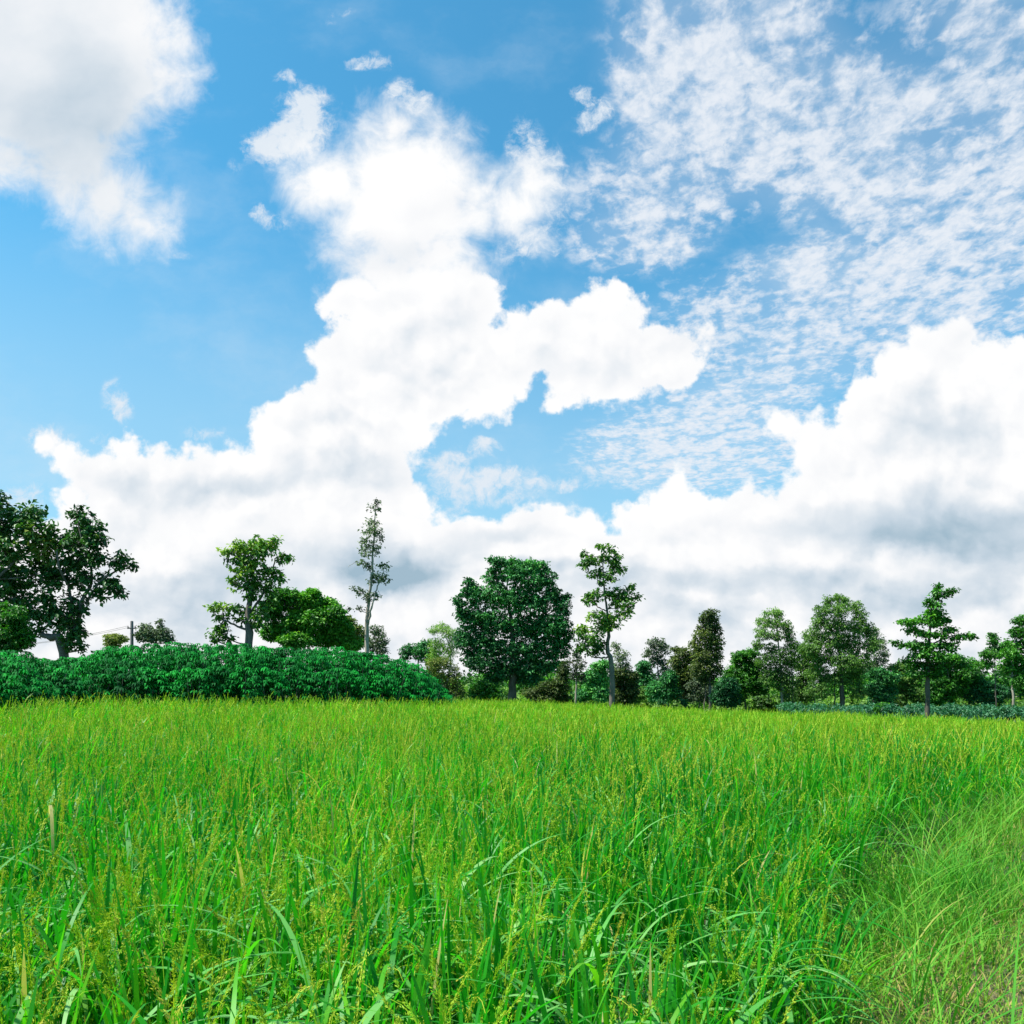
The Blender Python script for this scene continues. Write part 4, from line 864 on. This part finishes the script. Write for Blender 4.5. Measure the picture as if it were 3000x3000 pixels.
def build_rice():
    r = np.random.default_rng(21)
    LF, EAR = Acc(), Acc()
    zones = [  # y0, y1, hills per m2, leaves, segments, leaf width, ears, ear detail
        (0.95, 3.6, 32, 18, 9, .0135, 5.5, 3),
        (3.6, 4.5, 32, 17, 8, .0130, 5.2, 2),
        (4.5, 9.0, 30, 14, 6, .0120, 5.5, 2),
        (9.0, 17.0, 28, 8, 4, .014, 5.0, 1),
        (17.0, 43.0, 20, 6, 3, .019, 3.6, 0)]
    for (y0, y1, dens, nl, S, lw, ne, ed) in zones:
        x, y = scatter(r, y0, y1, dens)
        keep = (x < bund_x(y) + .05 + .35 * vnoise(x, y, 2.2, 4) - np.abs(r.normal(0, .22, len(x)))) & (y < far_edge(x) + .3 * vnoise(x, y, 1.4, 8))
        x, y = x[keep], y[keep]
        z = zg(x, y)
        n = len(x)
        edge = sstep(bund_x(y) - x, -.2, 1.3)
        hs = (1 + .07 * vnoise(x, y, 1.1, 2) + .04 * vnoise(x, y, 4, 3) + r.normal(0, .045, n)) * (.58 + .42 * edge)
        # leaves
        k = r.poisson(nl, n) + 2; idx = np.repeat(np.arange(n), k); m = len(idx)
        a = r.uniform(0, 2 * np.pi, m); rr = np.abs(r.normal(0, .05, m))
        kind = r.random(m)
        upright = kind < .62
        h0 = np.where(upright, r.uniform(.26, .62, m), r.uniform(.06, .72, m)) * hs[idx]
        L = np.where(upright, r.uniform(.34, .56, m), r.uniform(.32, .58, m))
        a0 = np.where(upright, r.uniform(.02, .22, m), r.uniform(.15, .6, m))
        a1 = np.where(upright, a0 + r.uniform(0, .5, m), a0 + r.uniform(.8, 2.3, m))
        over = sstep(1 - edge[idx], .3, 1)
        a1 = a1 + over * r.uniform(0, .8, m)
        L = np.minimum(L, np.where(upright, (1.12 * hs[idx] - h0), 9))
        L = np.maximum(L, .15)
        W = lw * r.uniform(.6, 1.25, m)
        base = np.stack([x[idx] + rr * np.cos(a), y[idx] + rr * np.sin(a), z[idx] + h0], -1)
        far = sstep(y[idx], 6, 30)
        tone = np.clip(.24 + .46 * far + .22 * vnoise(x[idx], y[idx], 1.6, 6) + r.normal(0, .17, m), 0, 1)
        tone = tone * .75; tone[r.random(m) < .025] = 1.0
        V, F, T, _ = blades(r, base, a, a0, a1, L, W, S, tone, bend=1.5)
        LF.add(V, F, T)
        # stems
        k = 4 if ed >= 2 else 2
        idx = np.repeat(np.arange(n), k); m = len(idx)
        a = r.uniform(0, 2 * np.pi, m)
        b = np.stack([x[idx] + r.normal(0, .03, m), y[idx] + r.normal(0, .03, m), z[idx] - .03], -1)
        V, F, T, _ = blades(r, b, a, r.uniform(0, .08, m), r.uniform(.02, .2, m), r.uniform(.7, .85, m) * hs[idx], np.full(m, .005 if ed >= 2 else .009), 2, np.clip(r.normal(.25, .1, m), 0, 1), tipw=.8, basew=1)
        LF.add(V, F, T)
        # ears
        k = r.poisson(ne, n); idx = np.repeat(np.arange(n), k); m = len(idx)
        a = r.uniform(0, 2 * np.pi, m)
        ripe = np.clip(.33 + .25 * vnoise(x[idx], y[idx], 1.3, 9) + r.normal(0, .2, m) - .10 * sstep(y[idx], 10, 30), 0, 1)
        h0 = r.uniform(.72, .92, m) * hs[idx]
        b = np.stack([x[idx] + r.normal(0, .05, m), y[idx] + r.normal(0, .05, m), z[idx] + h0], -1)
        L = r.uniform(.22, .34, m)
        a0 = r.uniform(.0, .3, m); a1 = np.where(r.random(m) < .3, r.uniform(.2, .8, m), r.uniform(2.7, 3.25, m))
        SS = 8 if ed == 3 else 6
        W = np.full(m, .0025 if ed >= 2 else (.009 if ed == 1 else .016))
        V, F, T, P = blades(r, b, a, a0, a1, L, W, SS if ed >= 2 else 3, ripe, bend=.38, twist=1.2, tipw=.4)
        EAR.add(V, F, T)
        ng = {3: 160, 2: 50, 1: 10, 0: 3}[ed]
        gl = {3: .0095, 2: .013, 1: .030, 0: .06}[ed]
        gw = {3: .0032, 2: .0046, 1: .009, 0: .018}[ed]
        ns = P.shape[1] - 1
        tt = r.uniform(.22, 1, (m, ng)) * ns; i0 = np.minimum(tt.astype(int), ns - 1); f = (tt - i0)[..., None]
        rows = np.arange(m)[:, None]
        C = P[rows, i0] * (1 - f) + P[rows, i0 + 1] * f
        tan = norm(P[rows, i0 + 1] - P[rows, i0])
        sp = (.0095 if ed == 3 else .008) * (1.25 - tt / ns)[..., None]
        o = norm(r.normal(size=(m, ng, 3)))
        C = C + o * sp * r.uniform(.4, 1.6, (m, ng, 1))
        ax = norm(tan + o * .45 + [0, 0, -.25])
        C = C.reshape(-1, 3); ax = ax.reshape(-1, 3)
        tg = np.repeat(ripe, ng) + r.normal(0, .12, m * ng)
        L_ = gl * r.uniform(.8, 1.2, m * ng)
        V, F = leaf_faces(C, L_, L_ * 0 + gw, ax, norm(r.normal(size=C.shape)), .1)
        q = F.reshape(-1, 2, 3); F4 = np.stack([q[:, 0, 0], q[:, 0, 1], q[:, 0, 2], q[:, 1, 2]], -1)
        EAR.add(V, F4, np.clip(tg, 0, 1))
    # broad arching leaves of the nearest plants, sky gloss painted in as pale colour
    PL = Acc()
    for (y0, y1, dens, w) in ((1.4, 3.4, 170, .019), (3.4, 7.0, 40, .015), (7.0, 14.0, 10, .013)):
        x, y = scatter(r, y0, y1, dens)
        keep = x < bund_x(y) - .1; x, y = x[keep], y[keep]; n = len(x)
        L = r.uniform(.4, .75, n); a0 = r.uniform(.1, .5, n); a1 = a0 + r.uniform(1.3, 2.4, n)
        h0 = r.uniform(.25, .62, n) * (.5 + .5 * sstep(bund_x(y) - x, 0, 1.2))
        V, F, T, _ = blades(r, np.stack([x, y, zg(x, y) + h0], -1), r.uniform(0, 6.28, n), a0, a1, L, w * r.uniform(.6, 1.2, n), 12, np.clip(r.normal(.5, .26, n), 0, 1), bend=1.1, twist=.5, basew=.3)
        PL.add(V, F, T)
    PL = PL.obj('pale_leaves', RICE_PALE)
    root = empty('rice_field', (0, 12, 0)); root['kind'] = 'stuff'
    tag(root, 'dense bright green paddy rice with yellow green ears filling the foreground', 'rice field', kind='stuff')
    for o in (LF.obj('leaves', RICE_LEAF), EAR.obj('ears', RICE_EAR), PL):
        o.parent = root; o.location = (0, -12, 0); o['kind'] = 'stuff'
    print('rice faces', sum(len(f) for f in LF.F), sum(len(f) for f in EAR.F))


build_rice()


def build_grass():
    r = np.random.default_rng(31)
    G = Acc()
    for (y0, y1, dens, S, w) in ((2.0, 6.0, 4600, 3, .0055), (6.0, 14.0, 1700, 2, .0065), (14.0, 34.0, 300, 2, .012)):
        x = r.uniform(0.2, y1 * .637 * 1.25 + 1, int((y1 * .637 * 1.25 + .8) * (y1 - y0) * dens * .8)); y = r.uniform(y0, y1, len(x))
        d = x - bund_x(y)
        pat = vnoise(x, y, 2.0, 12) + .6 * vnoise(x, y, 5.5, 13)
        keep = (d > -.35 + r.uniform(-.3, .3, len(x))) & (x < y * .637 * 1.25 + .8) & (r.random(len(x)) < .5 + .5 * sstep(pat, -.9, .1))
        x, y, d, pat = x[keep], y[keep], d[keep], pat[keep]
        n = len(x)
        tall = np.exp(-np.abs(d - .05) / .5)
        L = r.uniform(.04, .15, n) * (1 + 1.1 * tall) * (1 + .3 * np.clip(pat, -1, 1)) * (1 + .5 * (r.random(n) < .06))
        a0 = r.uniform(.05, .9, n); a1 = a0 + r.uniform(0, 1.3, n)
        tone = np.clip(.42 - .26 * pat + r.normal(0, .22, n) + .4 * (r.random(n) < .13), 0, 1)
        V, F, T, _ = blades(r, np.stack([x, y, zg(x, y) - .01], -1), r.uniform(0, 6.28, n), a0, a1, L, w * r.uniform(.6, 1.4, n), S, tone, tipw=.1, basew=.8)
        G.add(V, F, T)
    # long thin arching weeds leaning out of the rice over the bund
    n = 2600
    y = r.uniform(1.5, 15, n); x = bund_x(y) + r.normal(-.1, .38, n) + .2
    L = r.uniform(.35, .85, n); a0 = r.uniform(.1, .6, n); a1 = a0 + r.uniform(.7, 1.8, n)
    az = r.uniform(0, 6.28, n)
    V, F, T, _ = blades(r, np.stack([x, y, zg(x, y)], -1), az, a0, a1, L, r.uniform(.004, .009, n), 9, np.clip(r.normal(.36, .14, n), 0, 1), bend=1.2, twist=.7)
    G.add(V, F, T)
    # dry litter on the bare patches
    n = 2600
    y = r.uniform(2.6, 9, n); x = bund_x(y) + np.abs(r.normal(.8, .8, n))
    V, F, T, _ = blades(r, np.stack([x, y, zg(x, y) + .01], -1), r.uniform(0, 6.28, n), r.uniform(1.2, 1.6, n), r.uniform(1.4, 1.7, n), r.uniform(.04, .16, n), r.uniform(.002, .005, n), 2, np.full(n, 1.0))
    G.add(V, F, T)
    # rough grass on the far verge between the rice and the wood
    x, y = scatter(r, 30, 64, 36)
    keep = (y > far_edge(x) - .3) & (x > -4); x, y = x[keep], y[keep]; n = len(x)
    V, F, T, _ = blades(r, np.stack([x, y, zg(x, y)], -1), r.uniform(0, 6.28, n), r.uniform(0, .4, n), r.uniform(.3, 1.4, n), r.uniform(.3, .7, n), r.uniform(.02, .04, n), 2, np.clip(r.normal(.35, .15, n), 0, 1))
    G.add(V, F, T)
    o = G.obj('bund_grass', GRASS)
    tag(o, 'short grass with dry patches and long weeds on the bund at the right', 'grass', kind='stuff')
    print('grass faces', sum(len(f) for f in G.F))


build_grass()
